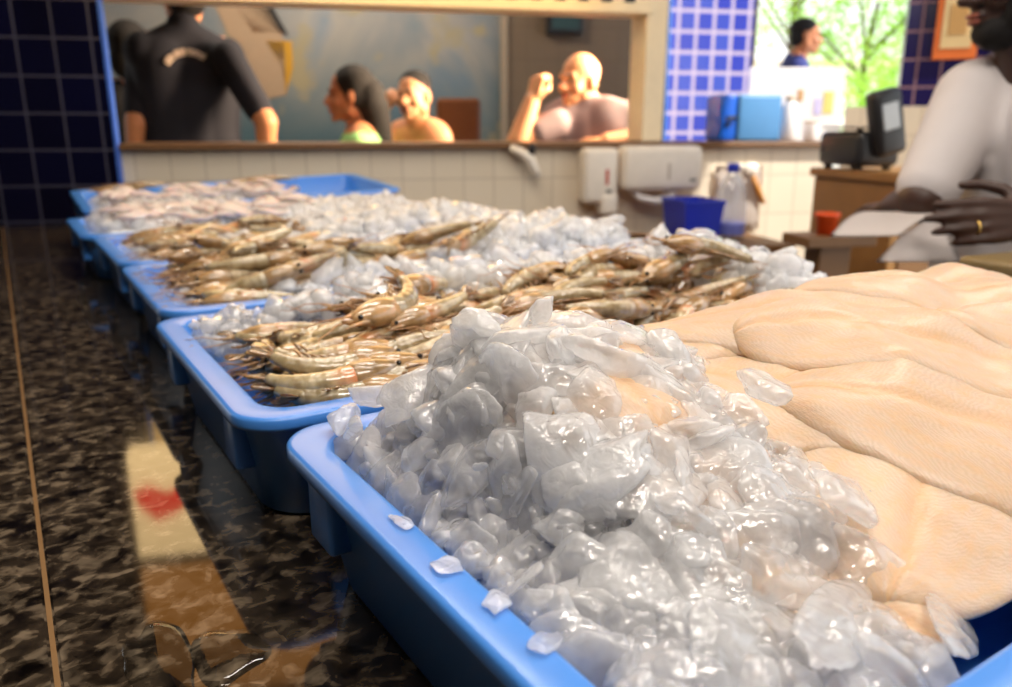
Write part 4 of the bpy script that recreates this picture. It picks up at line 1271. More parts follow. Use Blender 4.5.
# right end: wooden cabinet with a black weighing scale, stone ledge, wrapping paper
cb = thing('wooden_cabinet', 'yellow brown wooden cabinet carrying the black weighing scale', 'cabinet', at(908, 250, 2.55) * 1.0, WROT)
zt = at(870, 170, 2.55).z
cb.location.z = 0
M['plank'] = plain('yellow_wood', srgb(150, 108, 58), 0.5, 0.2, 10)
bm = bmesh.new(); box(bm, (-0.165, -0.12, 0), (0.36, 0.30, zt - 0.03), 0.006); obj('body', bm, M['plank'], cb)
bm = bmesh.new(); box(bm, (-0.18, -0.14, zt - 0.029), (0.38, 0.31, zt), 0.006); obj('cabinet_top', bm, M['plank'], cb)
bm = bmesh.new(); box(bm, (-0.13, -0.126, 0.30), (0.10, -0.1205, zt - 0.08), 0.002); obj('door', bm, M['wood'], cb)
sc_ = thing('weighing_scale', 'black electronic weighing scale with an upright display on the cabinet', 'scale', Vector((at(860, 168, 2.58).x, at(860, 168, 2.58).y, zt)), WROT)
bm = bmesh.new(); box(bm, (-0.075, -0.09, 0.012), (0.075, 0.13, 0.12), 0.02, 3); obj('base', bm, M['black'], sc_, True)
bm = bmesh.new(); box(bm, (-0.07, -0.085, 0.127), (0.07, 0.125, 0.135), 0.004); obj('pan', bm, M['steel'], sc_, True)
bm = bmesh.new(); cap(bm, (0.0, 0.02, 0.11), 0.012, (0.0, 0.02, 0.122), 0.012); obj('pan_support', bm, M['black'], sc_, True)
bm = bmesh.new(); box(bm, (-0.07, -0.1, -0.1), (0.03, -0.04, 0.1), 0.02, 3, Matrix.Translation((0.02, -0.03, 0.15)) @ Matrix.Rotation(R(-14), 4, 'Y')); obj('display_head', bm, M['black'], sc_, True)
bm = bmesh.new(); box(bm, (-0.05, -0.104, -0.02), (0.005, -0.099, 0.06), 0.004, 2, Matrix.Translation((0.02, -0.03, 0.15)) @ Matrix.Rotation(R(-14), 4, 'Y')); obj('display_glass', bm, plain('bright_display', srgb(190, 196, 200), 0.1), sc_)
for sx in (-0.05, 0.05):
    for sy in (-0.06, 0.1):
        bm = bmesh.new(); lathe(bm, [(0.012, 0), (0.014, 0.012)], 10, (sx, sy, 0)); obj('foot', bm, M['black'], sc_)
# orange tub on bench end
q0 = wl(826, 216, -0.5)
og = thing('orange_tub', 'small orange tub at the foot of the wooden cabinet', 'tub', at(826, 234, 2.35), 0)
bm = bmesh.new(); lathe(bm, [(0.026, 0), (0.032, 0.05), (0.036, 0.052), (0.036, 0.062), (0.028, 0.062), (0.024, 0.01)], 18); obj('tub_body', bm, plain('orange_plastic', srgb(236, 88, 32), 0.4), og, True)
sh = thing('side_shelf', 'low wooden shelf in front of the cabinet under the orange tub', 'shelf', (og.location.x, og.location.y, 0), WROT)
zz = og.location.z
bm = bmesh.new(); box(bm, (-0.10, -0.07, zz - 0.03), (0.12, 0.07, zz - 0.0005), 0.003); obj('board', bm, M['wood'], sh)
bm = bmesh.new(); box(bm, (-0.04, -0.04, 0), (0.06, 0.04, zz - 0.03), 0.003); obj('post', bm, M['wood'], sh)

# raised brown stone ledge at the right where the vendor stands
p0 = at(956, 257, 1.22)
lg = thing('stone_ledge', 'brown stone slab edge under the hand with the ring', 'ledge', (1.215, 0.45, COUNTER), R(-6))
zt = p0.z - COUNTER
M['olive'] = plain('olive_stone', srgb(128, 108, 70), 0.35, 0.25, 30)
bm = bmesh.new(); box(bm, (0.0, -0.45, zt - 0.028), (0.20, 0.225, zt), 0.009, 4); obj('slab', bm, M['olive'], lg, True)
bm = bmesh.new(); box(bm, (0.03, -0.42, -0.9), (0.18, 0.19, zt - 0.0285), 0.002); obj('block', bm, M['base'], lg)
# open sheet of white wrapping paper: a flat top flap and a front flap hanging in shade
A = [at(829, 237, 1.42), at(866, 211, 1.52), at(938, 212, 1.44), at(900, 236, 1.34)]
B = [at(900, 236, 1.34), at(938, 212, 1.44), at(962, 262, 1.38), at(876, 262, 1.32)]
wp = thing('wrapping_paper', 'white wrapping paper folded open in front of the man in white', 'paper', A[0])
def sheet(q, bulge, nm, mt):
    bm = bmesh.new(); n_ = 12
    g = []
    nrm = (q[1] - q[0]).cross(q[3] - q[0]).normalized()
    for i in range(n_ + 1):
        row = []
        for j in range(n_ + 1):
            u, v = i / n_, j / n_
            p = (q[0] * (1 - u) + q[3] * u) * (1 - v) + (q[1] * (1 - u) + q[2] * u) * v
            p = p + Vector((0, 0, bulge * math.sin(math.pi * min(1, v * 1.0)) * (1 - u * 0.6)))
            row.append(bm.verts.new(p - A[0]))
        g.append(row)
    for i in range(n_):
        for j in range(n_): bm.faces.new((g[i][j], g[i + 1][j], g[i + 1][j + 1], g[i][j + 1]))
    bmesh.ops.solidify(bm, geom=bm.faces[:], thickness=0.0015)
    return obj(nm, bm, mt, wp, True)
sheet(A, 0.012, 'top_flap', M['paper'])
sheet(B, 0.0, 'front_flap', M['paper'])

# ------------------------------------------------------------------ people
def basis(f, up=Vector((0, 0, 1))):
    f = Vector(f).normalized()
    r = f.cross(up).normalized()
    u = r.cross(f).normalized()
    return r, f, u
class Head:
    def __init__(self, c, face, s=1.0, up=(0, 0, 1)):
        self.c = Vector(c); self.r, self.f, self.u = basis(face, Vector(up)); self.s = s
    def p(self, x, y, z): return self.c + (self.r * x + self.f * y + self.u * z) * self.s
    def rot(self): return Matrix((self.r, self.f, self.u)).transposed().to_quaternion()
    def ell(self, bm, c, r, sub=3):
        m = Matrix.Translation(self.p(*c)) @ self.rot().to_matrix().to_4x4() @ Matrix.Diagonal(Vector((r[0] * self.s, r[1] * self.s, r[2] * self.s, 1)))
        bmesh.ops.create_icosphere(bm, subdivisions=sub, radius=1, matrix=m)
    def cap(self, bm, a, ra, b, rb): cap(bm, self.p(*a), ra * self.s, self.p(*b), rb * self.s)
    def skin(self, bm):
        E = self.ell
        E(bm, (0, -0.012, 0.045), (0.074, 0.094, 0.082)); E(bm, (0, 0.022, -0.005), (0.062, 0.066, 0.088)); E(bm, (0, 0.032, -0.066), (0.047, 0.050, 0.036))
        E(bm, (0, 0.070, -0.092), (0.020, 0.016, 0.016)); self.cap(bm, (-0.034, 0.076, 0.028), 0.013, (0.034, 0.076, 0.028), 0.013)
        self.cap(bm, (0, 0.084, 0.016), 0.009, (0, 0.105, -0.022), 0.014); E(bm, (0.013, 0.092, -0.026), (0.010, 0.011, 0.009)); E(bm, (-0.013, 0.092, -0.026), (0.010, 0.011, 0.009))
        for s in (-1, 1):
            E(bm, (s * 0.037, 0.058, -0.024), (0.026, 0.024, 0.024)); E(bm, (s * 0.077, -0.010, -0.002), (0.011, 0.023, 0.033)); E(bm, (s * 0.052, 0.0, -0.05), (0.020, 0.04, 0.034))
        E(bm, (0, 0.084, -0.050), (0.024, 0.013, 0.007)); E(bm, (0, 0.082, -0.062), (0.021, 0.013, 0.008))
        self.cap(bm, (0, -0.022, -0.06), 0.054, (0, -0.036, -0.17), 0.058)
def hand(bm, wrist, f, n, side, curls, s=1.0, thumb_curl=0.3):
    """palm with five separate bent fingers; f fingers' direction, n back of the hand, side +1/-1 puts the thumb along f x n"""
    f = Vector(f).normalized(); n = Vector(n); n = (n - f * n.dot(f)).normalized(); t = f.cross(n) * side
    w = Vector(wrist)
    offs = (0.029, 0.010, -0.009, -0.027); lens = (0.070, 0.079, 0.073, 0.056); kn = (0.086, 0.090, 0.085, 0.076)
    for k in range(4):
        K = w + (f * kn[k] + t * offs[k]) * s
        cap(bm, w + (t * offs[k] * 0.55 + f * 0.008) * s, 0.0135 * s, K, 0.0108 * s)
        d = f.copy(); p = K; ang = 0
        for seg, fr in enumerate((0.45, 0.31, 0.24)):
            ang += curls[k] * (0.8, 1.0, 0.8)[seg]
            d = (f * math.cos(ang) - n * math.sin(ang) + t * offs[k] * 1.2).normalized()
            q = p + d * lens[k] * fr * s
            cap(bm, p, (0.0092, 0.0084, 0.0076)[seg] * s, q, (0.0084, 0.0076, 0.0066)[seg] * s)
            p = q
    b = w + (f * 0.022 + t * 0.024 - n * 0.006) * s
    cap(bm, w + f * 0.012 * s, 0.014 * s, b, 0.013 * s)
    fist = thumb_curl > 0.6
    d1 = (f * 0.62 + t * 0.70 - n * 0.25).normalized(); e1 = b + d1 * 0.040 * s
    d2 = (f * (0.9 - thumb_curl) + t * 0.35 - n * (0.25 + thumb_curl)).normalized(); e2 = e1 + d2 * 0.031 * s
    d3 = (f * (0.95 - thumb_curl) + t * 0.1 - n * (0.3 + thumb_curl)).normalized(); e3 = e2 + d3 * 0.024 * s
    if fist:
        e1 = b + (f * 0.75 + t * 0.35 - n * 0.55).normalized() * 0.036 * s; e2 = e1 + (f * 0.45 - n * 0.75 - t * 0.35).normalized() * 0.028 * s; e3 = e2 + (-t * 0.95 - n * 0.1).normalized() * 0.022 * s
    cap(bm, b, 0.0125 * s, e1, 0.0105 * s); cap(bm, e1, 0.0105 * s, e2, 0.0095 * s); cap(bm, e2, 0.0095 * s, e3, 0.0075 * s)

class Person:
    def __init__(self, label, base, group=None):
        self.base = Vector(base); self.sk = bmesh.new(); self.kids = []; self.label = label
    def cloth(self, name, mat, voxel=0.009, sm=5):
        b = bmesh.new(); self.kids.append((name, b, mat, voxel, sm)); return b
    def build(self, mat, voxel=0.007, sm=4):
        me = remesh(self.sk, voxel, sm)
        for v in me.vertices: v.co -= self.base
        root = link('person', me, mat, None, True); root.location = self.base
        tag(root, self.label, 'person')
        for name, b, m, vx, s_ in self.kids:
            if vx:
                me = remesh(b, vx, s_)
            else:
                me = bpy.data.meshes.new(name); b.normal_update(); b.to_mesh(me); b.free()
            for v in me.vertices: v.co -= self.base
            link(name, me, m, root, True)
        return root
    def eyes(self, h, brow_mat=None):
        for s in (-1, 1):
            b = self.cloth('eye', M['eye'], 0); h.ell(b, (s * 0.031, 0.079, 0.008), (0.010, 0.007, 0.006), 2)
            if brow_mat:
                b = self.cloth('eyebrow', brow_mat, 0); h.cap(b, (s * 0.016, 0.090, 0.029), 0.005, (s * 0.048, 0.076, 0.030), 0.004)
        b = self.cloth('lips', M['lips'], 0); h.ell(b, (0, 0.091, -0.0505), (0.023, 0.0085, 0.0055), 2); h.ell(b, (0, 0.089, -0.0605), (0.020, 0.0085, 0.0065), 2)
M['lips'] = plain('lips', srgb(150, 78, 62), 0.4)
M['hair'] = plain('dark_hair', srgb(20, 14, 12), 0.85, 0.3, 60, bump=0.4)
M['skin_a'] = skin('warm_skin', srgb(206, 140, 98)); M['skin_b'] = skin('tan_skin', srgb(190, 122, 82)); M['skin_d'] = skin('dark_skin', srgb(62, 38, 28)); M['skin_c'] = skin('light_skin', srgb(222, 160, 118))
M['polo'] = plain('navy_polo_cloth', srgb(15, 15, 30), 0.85, 0.1, 60); M['jean'] = plain('dark_trousers', srgb(34, 36, 48), 0.85)
M['green'] = plain('mint_green_cloth', srgb(150, 206, 130), 0.8); M['mauve'] = plain('grey_mauve_cloth', srgb(142, 124, 128), 0.85, 0.06); M['tee'] = plain('white_cotton', srgb(206, 200, 200), 0.85, 0.03)
M['dark'] = plain('black_cloth', srgb(20, 18, 22), 0.85); M['navyshirt'] = plain('navy_blue_cloth', srgb(48, 56, 120), 0.85)

def torso(b, neck, hip, half, depth, facing, grow=0.0):
    """shoulder girdle, chest and waist between neck base and hip point"""
    r, f, u = basis(facing)
    neck = Vector(neck); hip = Vector(hip)
    d = (hip - neck)
    fl = (f, depth)
    sh = neck + d * 0.10
    cap(b, sh - r * (half - 0.06), 0.065 + grow, sh + r * (half - 0.06), 0.065 + grow, 3)
    cap(b, neck + u * 0.005, 0.060 + grow, sh - r * (half - 0.08), 0.058 + grow, 3); cap(b, neck + u * 0.005, 0.060 + grow, sh + r * (half - 0.08), 0.058 + grow, 3)
    for s in (-1, 1):
        cap(b, sh + d * 0.06 + r * s * half * 0.42, 0.115 + grow, neck + d * 0.62 + r * s * half * 0.34, 0.105 + grow, 3, fl)
        cap(b, neck + d * 0.55 + r * s * half * 0.34, 0.105 + grow, hip + r * s * half * 0.36, 0.115 + grow, 3, fl)
    cap(b, sh + d * 0.1, 0.115 + grow, hip, 0.12 + grow, 3, fl)
def legs(b, hip, facing, seated, half=0.10):
    r, f, u = basis(facing)
    hip = Vector(hip)
    for s in (-1, 1):
        h = hip + r * s * half
        if seated:
            k = h + f * 0.36 - u * 0.02; a = Vector((k.x, k.y, 0.08))
        else:
            k = h - u * (hip.z - 0.08) * 0.48 + f * 0.03; a = Vector((h.x, h.y, 0.08))
        cap(b, h, 0.088, k, 0.062, 3); cap(b, k, 0.060, a, 0.042, 3); cap(b, a - f * 0.03 - u * 0.035, 0.04, a + f * 0.13 - u * 0.045, 0.032, 2)

# 1. man in navy polo with his back turned
D = 3.3
neck = at(184, 34, D); away = Vector((-0.05, 1, 0)) * 1.0
hip = Vector((neck.x, neck.y, 0.95))
P = Person('man in a navy polo shirt seen from behind, arched lettering across his back', (neck.x, neck.y, 0))
h = Head(at(184, -1, D) + away * 0.02, away, 1.0)
h.skin(P.sk)
torso(P.sk, neck, hip, 0.20, 0.75, away)
pl = P.cloth('polo_shirt', M['polo'], 0.010)
torso(pl, neck - Vector((0, 0, 0.012)), hip - Vector((0, 0, 0.06)), 0.225, 0.80, away, 0.014)
cap(pl, neck + Vector((0, 0, 0.03)), 0.068, neck - Vector((0, 0, 0.03)), 0.075)
for s, sh, el, wr in ((-1, (143, 56), (137, 122), (141, 170)), (1, (228, 58), (266, 122), (276, 168))):
    a = at(*sh, D); b_ = at(*el, D - 0.02); c_ = at(*wr, D - 0.02) + away * 0.12
    cap(P.sk, a, 0.055, b_, 0.047, 3); cap(P.sk, b_, 0.047, c_, 0.03, 3)
    hand(P.sk, c_, Vector((0.0, 0.15, -1)), Vector((s, 0, 0)), -1 if s > 0 else 1, (0.25, 0.3, 0.35, 0.4))
    m = a + (b_ - a) * 0.80
    cap(pl, a, 0.068, m, 0.058, 3)
hr = P.cloth('hair', M['hair'], 0.007)
h.ell(hr, (0, -0.022, 0.058), (0.081, 0.098, 0.082)); h.ell(hr, (0, -0.050, -0.012), (0.076, 0.070, 0.068))
tr = P.cloth('trousers', M['jean'], 0.012); cap(tr, hip, 0.155, hip - Vector((0, 0, 0.08)), 0.155, 3, (away, 0.7)); legs(tr, hip - Vector((0, 0, 0.06)), away, False)
legs(P.sk, hip - Vector((0, 0, 0.06)), away, False, 0.09)
# arched pale lettering: rounded strokes too blurred to read, standing off the cloth by a thread's thickness
let = P.cloth('arched_lettering', plain('pale_print', srgb(200, 178, 160), 0.7), 0)
r_, f_, u_ = basis(away)
arc = []
tg = at(197, 52, D - 0.17)
ang0 = -50
k_ = 0
strokes = [-64, -58, -52, -46, None, -36, -29, -22, -15, None, -5, 1, 7, 13, 19, 25]
for a in strokes:
    if a is None: continue
    k_ += 1
    t_ = R(a + 8)
    R1 = 0.105
    c = tg + r_ * (R1 * math.sin(t_)) + u_ * (R1 * math.cos(t_) - R1 * 0.9)
    d = r_ * math.sin(t_) + u_ * math.cos(t_); e = r_ * math.cos(t_) - u_ * math.sin(t_)
    hh = 0.011
    P_l = [(c - d * hh - e * 0.0025, c + d * hh - e * 0.0025)]
    if k_ % 3 == 0: P_l += [(c + d * hh - e * 0.002, c + d * hh + e * 0.004), (c - e * 0.002, c + e * 0.003), (c - d * hh - e * 0.002, c - d * hh + e * 0.004)]
    elif k_ % 3 == 1: P_l += [(c + d * hh - e * 0.002, c + d * hh * 0.5 + e * 0.004), (c + d * hh * 0.5 + e * 0.004, c - e * 0.002), (c - e * 0.002, c - d * hh + e * 0.004)]
    else: P_l += [(c + d * hh + e * 0.004, c - d * hh + e * 0.004), (c + d * hh - e * 0.002, c + d * hh + e * 0.004)]
    for a_, b_ in P_l: arc.append((a_, b_))
pman, plet, parc = P, let, arc
# lay each stroke on the shirt
me_ = bpy.data.meshes.new('probe'); pl.to_mesh(me_)
tree = BVHTree.FromPolygons([v.co.copy() for v in me_.vertices], [tuple(p.vertices) for p in me_.polygons]); bpy.data.meshes.remove(me_)
for a_, b_ in arc:
    q = []
    for p in (a_, b_):
        hit = tree.ray_cast(p - f_ * 0.4, f_)[0]
        q.append((hit if hit is not None else p) - f_ * 0.007)
    cap(let, q[0], 0.0028, q[1], 0.0028, 1)
P.build(M['skin_a'])

# 2. dark haired person half hidden behind the pillar
D = 3.75
hc = at(130, 50, D); fc = Vector((0.3, 1, 0))
P = Person('dark haired person in dark clothes half hidden by the tiled pillar', (hc.x, hc.y, 0))
h = Head(hc, fc, 0.95); h.skin(P.sk)
neck = hc - Vector((0, 0, 0.16)); hip = neck - Vector((0, 0, 0.5))
torso(P.sk, neck, hip, 0.17, 0.75, fc); legs(P.sk, hip, fc, False, 0.08)
b = P.cloth('hair', M['hair'], 0.008); h.ell(b, (0, -0.03, 0.035), (0.100, 0.105, 0.105)); h.ell(b, (0, -0.07, -0.06), (0.09, 0.05, 0.09))
b = P.cloth('dark_top', M['dark'], 0.010); torso(b, neck - Vector((0, 0, 0.02)), hip, 0.185, 0.8, fc, 0.014)
for s in (-1, 1):
    r_, f2, u_ = basis(fc); a = neck + r_ * s * 0.17 - Vector((0, 0, 0.07)); e = a - Vector((0, 0, 0.27)) + r_ * s * 0.03; w = e - Vector((0, 0, 0.2)) + f2 * 0.12
    cap(b, a, 0.065, e, 0.05, 3); cap(P.sk, a, 0.05, e, 0.04, 3); cap(P.sk, e, 0.04, w, 0.028, 3); hand(P.sk, w, f2 * 0.5 - u_, r_ * s, 1 if s < 0 else -1, (0.3, 0.3, 0.3, 0.3))
b = P.cloth('trousers', M['jean'], 0.012); cap(b, hip, 0.14, hip - Vector((0, 0, 0.07)), 0.14, 3, (fc, 0.7)); legs(b, hip, fc, False, 0.085)
P.build(M['skin_b'])

LEFT = (-RGT).normalized()
TOCAM = Vector((-FWD.x, -FWD.y, 0)).normalized()
# 3. woman in mint green, in profile
D = 3.55
hc = at(350, 97, D); fc = (LEFT + TOCAM * 0.15).normalized()
P = Person('woman in a mint green top with long dark hair, in profile facing away left', (hc.x, hc.y, 0))
h = Head(hc, fc, 1.0, (0.0, 0.0, 1)); h.skin(P.sk)
neck = hc - Vector((0, 0, 0.145)) - fc * 0.035; hip = neck - Vector((0, 0, 0.46)) - fc * 0.02
torso(P.sk, neck, hip, 0.165, 0.75, fc); legs(P.sk, hip, fc, False, 0.08)
b = P.cloth('mint_top', M['green'], 0.009); torso(b, neck - Vector((0, 0, 0.03)), hip, 0.175, 0.8, fc, 0.012)
r_, f2, u_ = basis(fc)
for s in (-1, 1):
    a = neck + r_ * s * 0.15 - Vector((0, 0, 0.06)); e = a - Vector((0, 0, 0.24)) + f2 * 0.06; w = e + f2 * 0.2 - Vector((0, 0, 0.05))
    cap(P.sk, a, 0.048, e, 0.038, 3); cap(P.sk, e, 0.038, w, 0.026, 3); hand(P.sk, w, f2, u_, 1 if s < 0 else -1, (0.3, 0.3, 0.3, 0.3)); cap(b, a, 0.058, a + (e - a) * 0.5, 0.052, 3)
b = P.cloth('long_hair', M['hair'], 0.009)
h.ell(b, (0, -0.022, 0.055), (0.087, 0.094, 0.086)); h.ell(b, (0, -0.085, -0.01), (0.088, 0.075, 0.10)); cap(b, h.p(0, -0.10, -0.05), 0.075, h.p(0.0, -0.125, -0.24), 0.06, 3)
h.ell(b, (0.062, -0.03, 0.0), (0.025, 0.05, 0.05)); h.ell(b, (-0.062, -0.03, 0.0), (0.025, 0.05, 0.05))
b = P.cloth('trousers', M['jean'], 0.012); cap(b, hip, 0.13, hip - Vector((0, 0, 0.05)), 0.13, 3, (fc, 0.75)); legs(b, hip, fc, False, 0.085)
P.eyes(h, M['hair'])
P.build(M['skin_b'])

# 4. bare shouldered young person, hand raised to the face
D = 3.75
hc = at(414, 98, D); fc = (TOCAM + LEFT * 0.45).normalized()
P = Person('short haired young person with bare shoulders, hand raised beside the head', (hc.x, hc.y, 0))
h = Head(hc, fc, 0.94, tuple(Vector((0, 0, 1)) + LEFT * 0.05)); h.skin(P.sk)
neck = hc - Vector((0, 0, 0.135)) - fc * 0.03; hip = neck - Vector((0, 0, 0.42))
torso(P.sk, neck, hip, 0.155, 0.72, fc); legs(P.sk, hip, fc, False, 0.075)
r_, f2, u_ = basis(fc)
for s in (-1, 1):
    a = neck + r_ * s * 0.135 - Vector((0, 0, 0.055))
    if s > 0 and r_.dot(LEFT) > 0 or s < 0 and r_.dot(LEFT) < 0:      # the arm on the picture's left is bent up to the head
        e = at(376, 140, D + 0.02); w = at(384, 112, D - 0.02)
        cap(P.sk, a, 0.042, e, 0.034, 3); cap(P.sk, e, 0.034, w, 0.025, 3); hand(P.sk, w, Vector((0, 0, 1)) - LEFT * 0.5, -RGT * 0.4 + TOCAM, -1, (0.7, 0.8, 0.9, 0.9), 0.9)
    else:
        e = a - Vector((0, 0, 0.22)) + r_ * s * 0.04; w = e + f2 * 0.18 - Vector((0, 0, 0.06))
        cap(P.sk, a, 0.044, e, 0.034, 3); cap(P.sk, e, 0.034, w, 0.025, 3); hand(P.sk, w, f2, u_, 1, (0.3, 0.3, 0.3, 0.3), 0.9)
b = P.cloth('short_hair', M['hair'], 0.007); h.ell(b, (0, -0.020, 0.063), (0.078, 0.092, 0.073)); h.ell(b, (0, -0.055, 0.01), (0.074, 0.058, 0.062))
b = P.cloth('dark_shorts', M['dark'], 0.011); cap(b, hip, 0.125, hip - Vector((0, 0, 0.05)), 0.125, 3, (fc, 0.75)); legs(b, hip, fc, False, 0.08)
P.eyes(h, M['hair'])
P.build(M['skin_c'])

# 5. bald older man, fist raised, elbow on the ledge
D = 3.55
hc = at(579, 83, D); fc = (TOCAM * 0.75 + LEFT * 0.8).normalized()
P = Person('bald older man in a grey mauve shirt, right fist raised, elbow behind the ledge', (hc.x, hc.y, 0))
h = Head(hc, fc, 1.0, tuple(Vector((0, 0, 1)) - LEFT * 0.06)); h.skin(P.sk)
body = (TOCAM + LEFT * 0.25).normalized()
neck = at(586, 106, D + 0.03); hip = neck - Vector((0, 0, 0.46)) + LEFT * -0.02
torso(P.sk, neck, hip, 0.19, 0.78, body); legs(P.sk, hip, body, True, 0.09)
cap(P.sk, neck + Vector((0, 0, 0.03)), 0.058, neck - Vector((0, 0, 0.03)), 0.06)
b = P.cloth('shirt', M['mauve'], 0.010); torso(b, neck - Vector((0, 0, 0.008)), hip, 0.195, 0.82, body, 0.012)
aR = at(556, 124, D - 0.02); eR = at(519, 141, D - 0.06); wR = at(532, 101, D - 0.08)
cap(P.sk, aR, 0.05, eR, 0.046, 3); cap(P.sk, eR, 0.052, wR, 0.036, 3)
hand(P.sk, wR - Vector((0, 0, 0.0)), Vector((0, 0, 1)) - LEFT * 0.25, TOCAM * 0.6 + LEFT * 0.7, 1, (1.45, 1.5, 1.5, 1.5), 1.15, 0.8)
aL = at(628, 116, D + 0.04); eL = at(648, 136, D - 0.02); wL = at(606, 140, D - 0.10)
cap(b, aR, 0.068, aR + (eR - aR) * 0.45, 0.064, 3)
cap(P.sk, aL, 0.05, eL, 0.042, 3); cap(P.sk, eL, 0.044, wL, 0.030, 3); cap(b, aL - RGT * 0.05, 0.075, aL + (eL - aL) * 0.35, 0.066, 3)
hand(P.sk, wL, LEFT, Vector((0, 0, 1)), 1, (0.4, 0.45, 0.5, 0.5))
b = P.cloth('trousers', M['jean'], 0.012); cap(b, hip, 0.145, hip - Vector((0, 0, 0.05)), 0.145, 3, (body, 0.75)); legs(b, hip, body, True, 0.095)
P.eyes(h, plain('grey_brow', srgb(150, 120, 100), 0.6))
P.build(M['skin_c'], 0.0055)

# 6. man outside in navy shirt, profile to the right
D = 5.4
hc = at(806, 38, D); fc = (RGT + TOCAM * 0.2).normalized()
P = Person('short haired man in a navy shirt standing outside in the bright daylight', (hc.x, hc.y, 0))
h = Head(hc, fc, 0.98); h.skin(P.sk)
neck = hc - Vector((0, 0, 0.135)) - fc * 0.065; hip = neck - Vector((0, 0, 0.52))
torso(P.sk, neck, hip, 0.19, 0.75, fc); legs(P.sk, hip, fc, False, 0.085)
b = P.cloth('shirt', M['navyshirt'], 0.011); torso(b, neck - Vector((0, 0, 0.02)), hip, 0.205, 0.8, fc, 0.014)
r_, f2, u_ = basis(fc)
for s in (-1, 1):
    a = neck + r_ * s * 0.18 - Vector((0, 0, 0.07)); e = a - Vector((0, 0, 0.27)) - f2 * 0.03; w = e + f2 * 0.15 - Vector((0, 0, 0.18))
    cap(P.sk, a, 0.05, e, 0.04, 3); cap(P.sk, e, 0.04, w, 0.028, 3); hand(P.sk, w, f2 - u_, r_ * s, 1 if s < 0 else -1, (0.3, 0.3, 0.3, 0.3)); cap(b, a, 0.068, a + (e - a) * 0.7, 0.056, 3)
b = P.cloth('hair', M['hair'], 0.008); h.ell(b, (0, -0.022, 0.060), (0.080, 0.096, 0.076)); h.ell(b, (0, -0.05, 0.0), (0.076, 0.062, 0.066))
b = P.cloth('trousers', M['jean'], 0.013); cap(b, hip, 0.145, hip - Vector((0, 0, 0.07)), 0.145, 3, (fc, 0.75)); legs(b, hip, fc, False, 0.09)
P.eyes(h, M['hair'])
P.build(M['skin_b'])

# 7. vendor in a white tee at the right, reading paper in his hands
body = Vector((-0.93, 0.37, 0)); fc = Vector((-0.76, 0.62, -0.12))
neck = at(1040, 74, 1.46)
hip = Vector((neck.x + 0.05, neck.y - 0.01, 0.88))
P = Person('bearded man in a white t-shirt at the right, holding white paper, ring on finger', (hip.x, hip.y, 0))
hc = neck + Vector((0, 0, 0.160)) + body * 0.075 + RGT * 0.02
h = Head(hc, fc, 1.02); h.skin(P.sk)
cap(P.sk, hc - Vector((0, 0, 0.05)), 0.055, neck - Vector((0, 0, 0.05)), 0.062, 3)
torso(P.sk, neck, hip, 0.20, 0.78, body); legs(P.sk, hip, body, False, 0.09)
b = P.cloth('t_shirt', M['tee'], 0.008); torso(b, neck - Vector((0, 0, 0.028)) - body * 0.01, hip - Vector((0, 0, 0.08)), 0.228, 0.86, body, 0.02)
r_, f2, u_ = basis(body)
sR = at(975, 100, 1.52); eR = at(922, 200, 1.47); wR = at(896, 207, 1.62)
cap(P.sk, sR, 0.055, eR, 0.044, 3); cap(P.sk, eR, 0.043, wR, 0.030, 3)
hand(P.sk, wR, (at(876, 209, 1.72) - wR), Vector((0, 0, 1)), -1, (0.25, 0.3, 0.3, 0.35))
cap(b, sR + Vector((0, 0, 0.002)), 0.074, sR + (eR - sR) * 0.86, 0.058, 3)
sL = neck - r_ * 0.20 - Vector((0, 0, 0.075)); kn = at(990, 221, 1.285); fd = (LEFT + Vector((0, 0, -0.04))).normalized()
wL = kn - fd * 0.085; eL = wL - fd * 0.21 + Vector((0.05, -0.04, 0.03))
cap(P.sk, sL, 0.055, eL, 0.046, 3); cap(P.sk, eL, 0.045, wL, 0.031, 3)
cap(b, sL, 0.083, sL + (eL - sL) * 0.75, 0.068, 3)
bh = P.sk
hand(bh, wL, fd, TOCAM + Vector((0, 0, 0.35)), 1 if fd.cross(TOCAM).z > 0 else -1, (0.10, 0.14, 0.18, 0.22), 1.06, 0.15)
tside = fd.cross((TOCAM + Vector((0, 0, 0.35))).normalized()) * (1 if fd.cross(TOCAM).z > 0 else -1)
rg = P.cloth('gold_ring', plain('gold', (0.9, 0.6, 0.18), 0.2, metal=1.0), 0)
rc = wL + (fd * 0.102 + tside * -0.0095) * 1.06
q = Vector((0, 0, 1)).rotation_difference(fd)
for k in range(24):
    a0 = 2 * math.pi * k / 24; a1 = 2 * math.pi * (k + 1) / 24
    cap(rg, rc + q @ Vector((math.cos(a0) * 0.0112, math.sin(a0) * 0.0112, 0)), 0.0022, rc + q @ Vector((math.cos(a1) * 0.0112, math.sin(a1) * 0.0112, 0)), 0.0022, 1)
bd = P.cloth('beard', plain('black_beard', (0.004, 0.003, 0.003), 0.9), 0.006)
h.ell(bd, (0, 0.043, -0.080), (0.051, 0.048, 0.036)); h.ell(bd, (0.052, 0.02, -0.045), (0.022, 0.042, 0.050)); h.ell(bd, (-0.052, 0.02, -0.045), (0.022, 0.042, 0.050)); h.ell(bd, (0, 0.082, -0.036), (0.026, 0.012, 0.006))
hr = P.cloth('hair', M['hair'], 0.007); h.ell(hr, (0, -0.02, 0.058), (0.080, 0.098, 0.080)); h.ell(hr, (0, -0.045, 0.0), (0.077, 0.066, 0.066))
b = P.cloth('trousers', M['jean'], 0.012); cap(b, hip, 0.155, hip - Vector((0, 0, 0.06)), 0.155, 3, (body, 0.75)); legs(b, hip, body, False, 0.095)
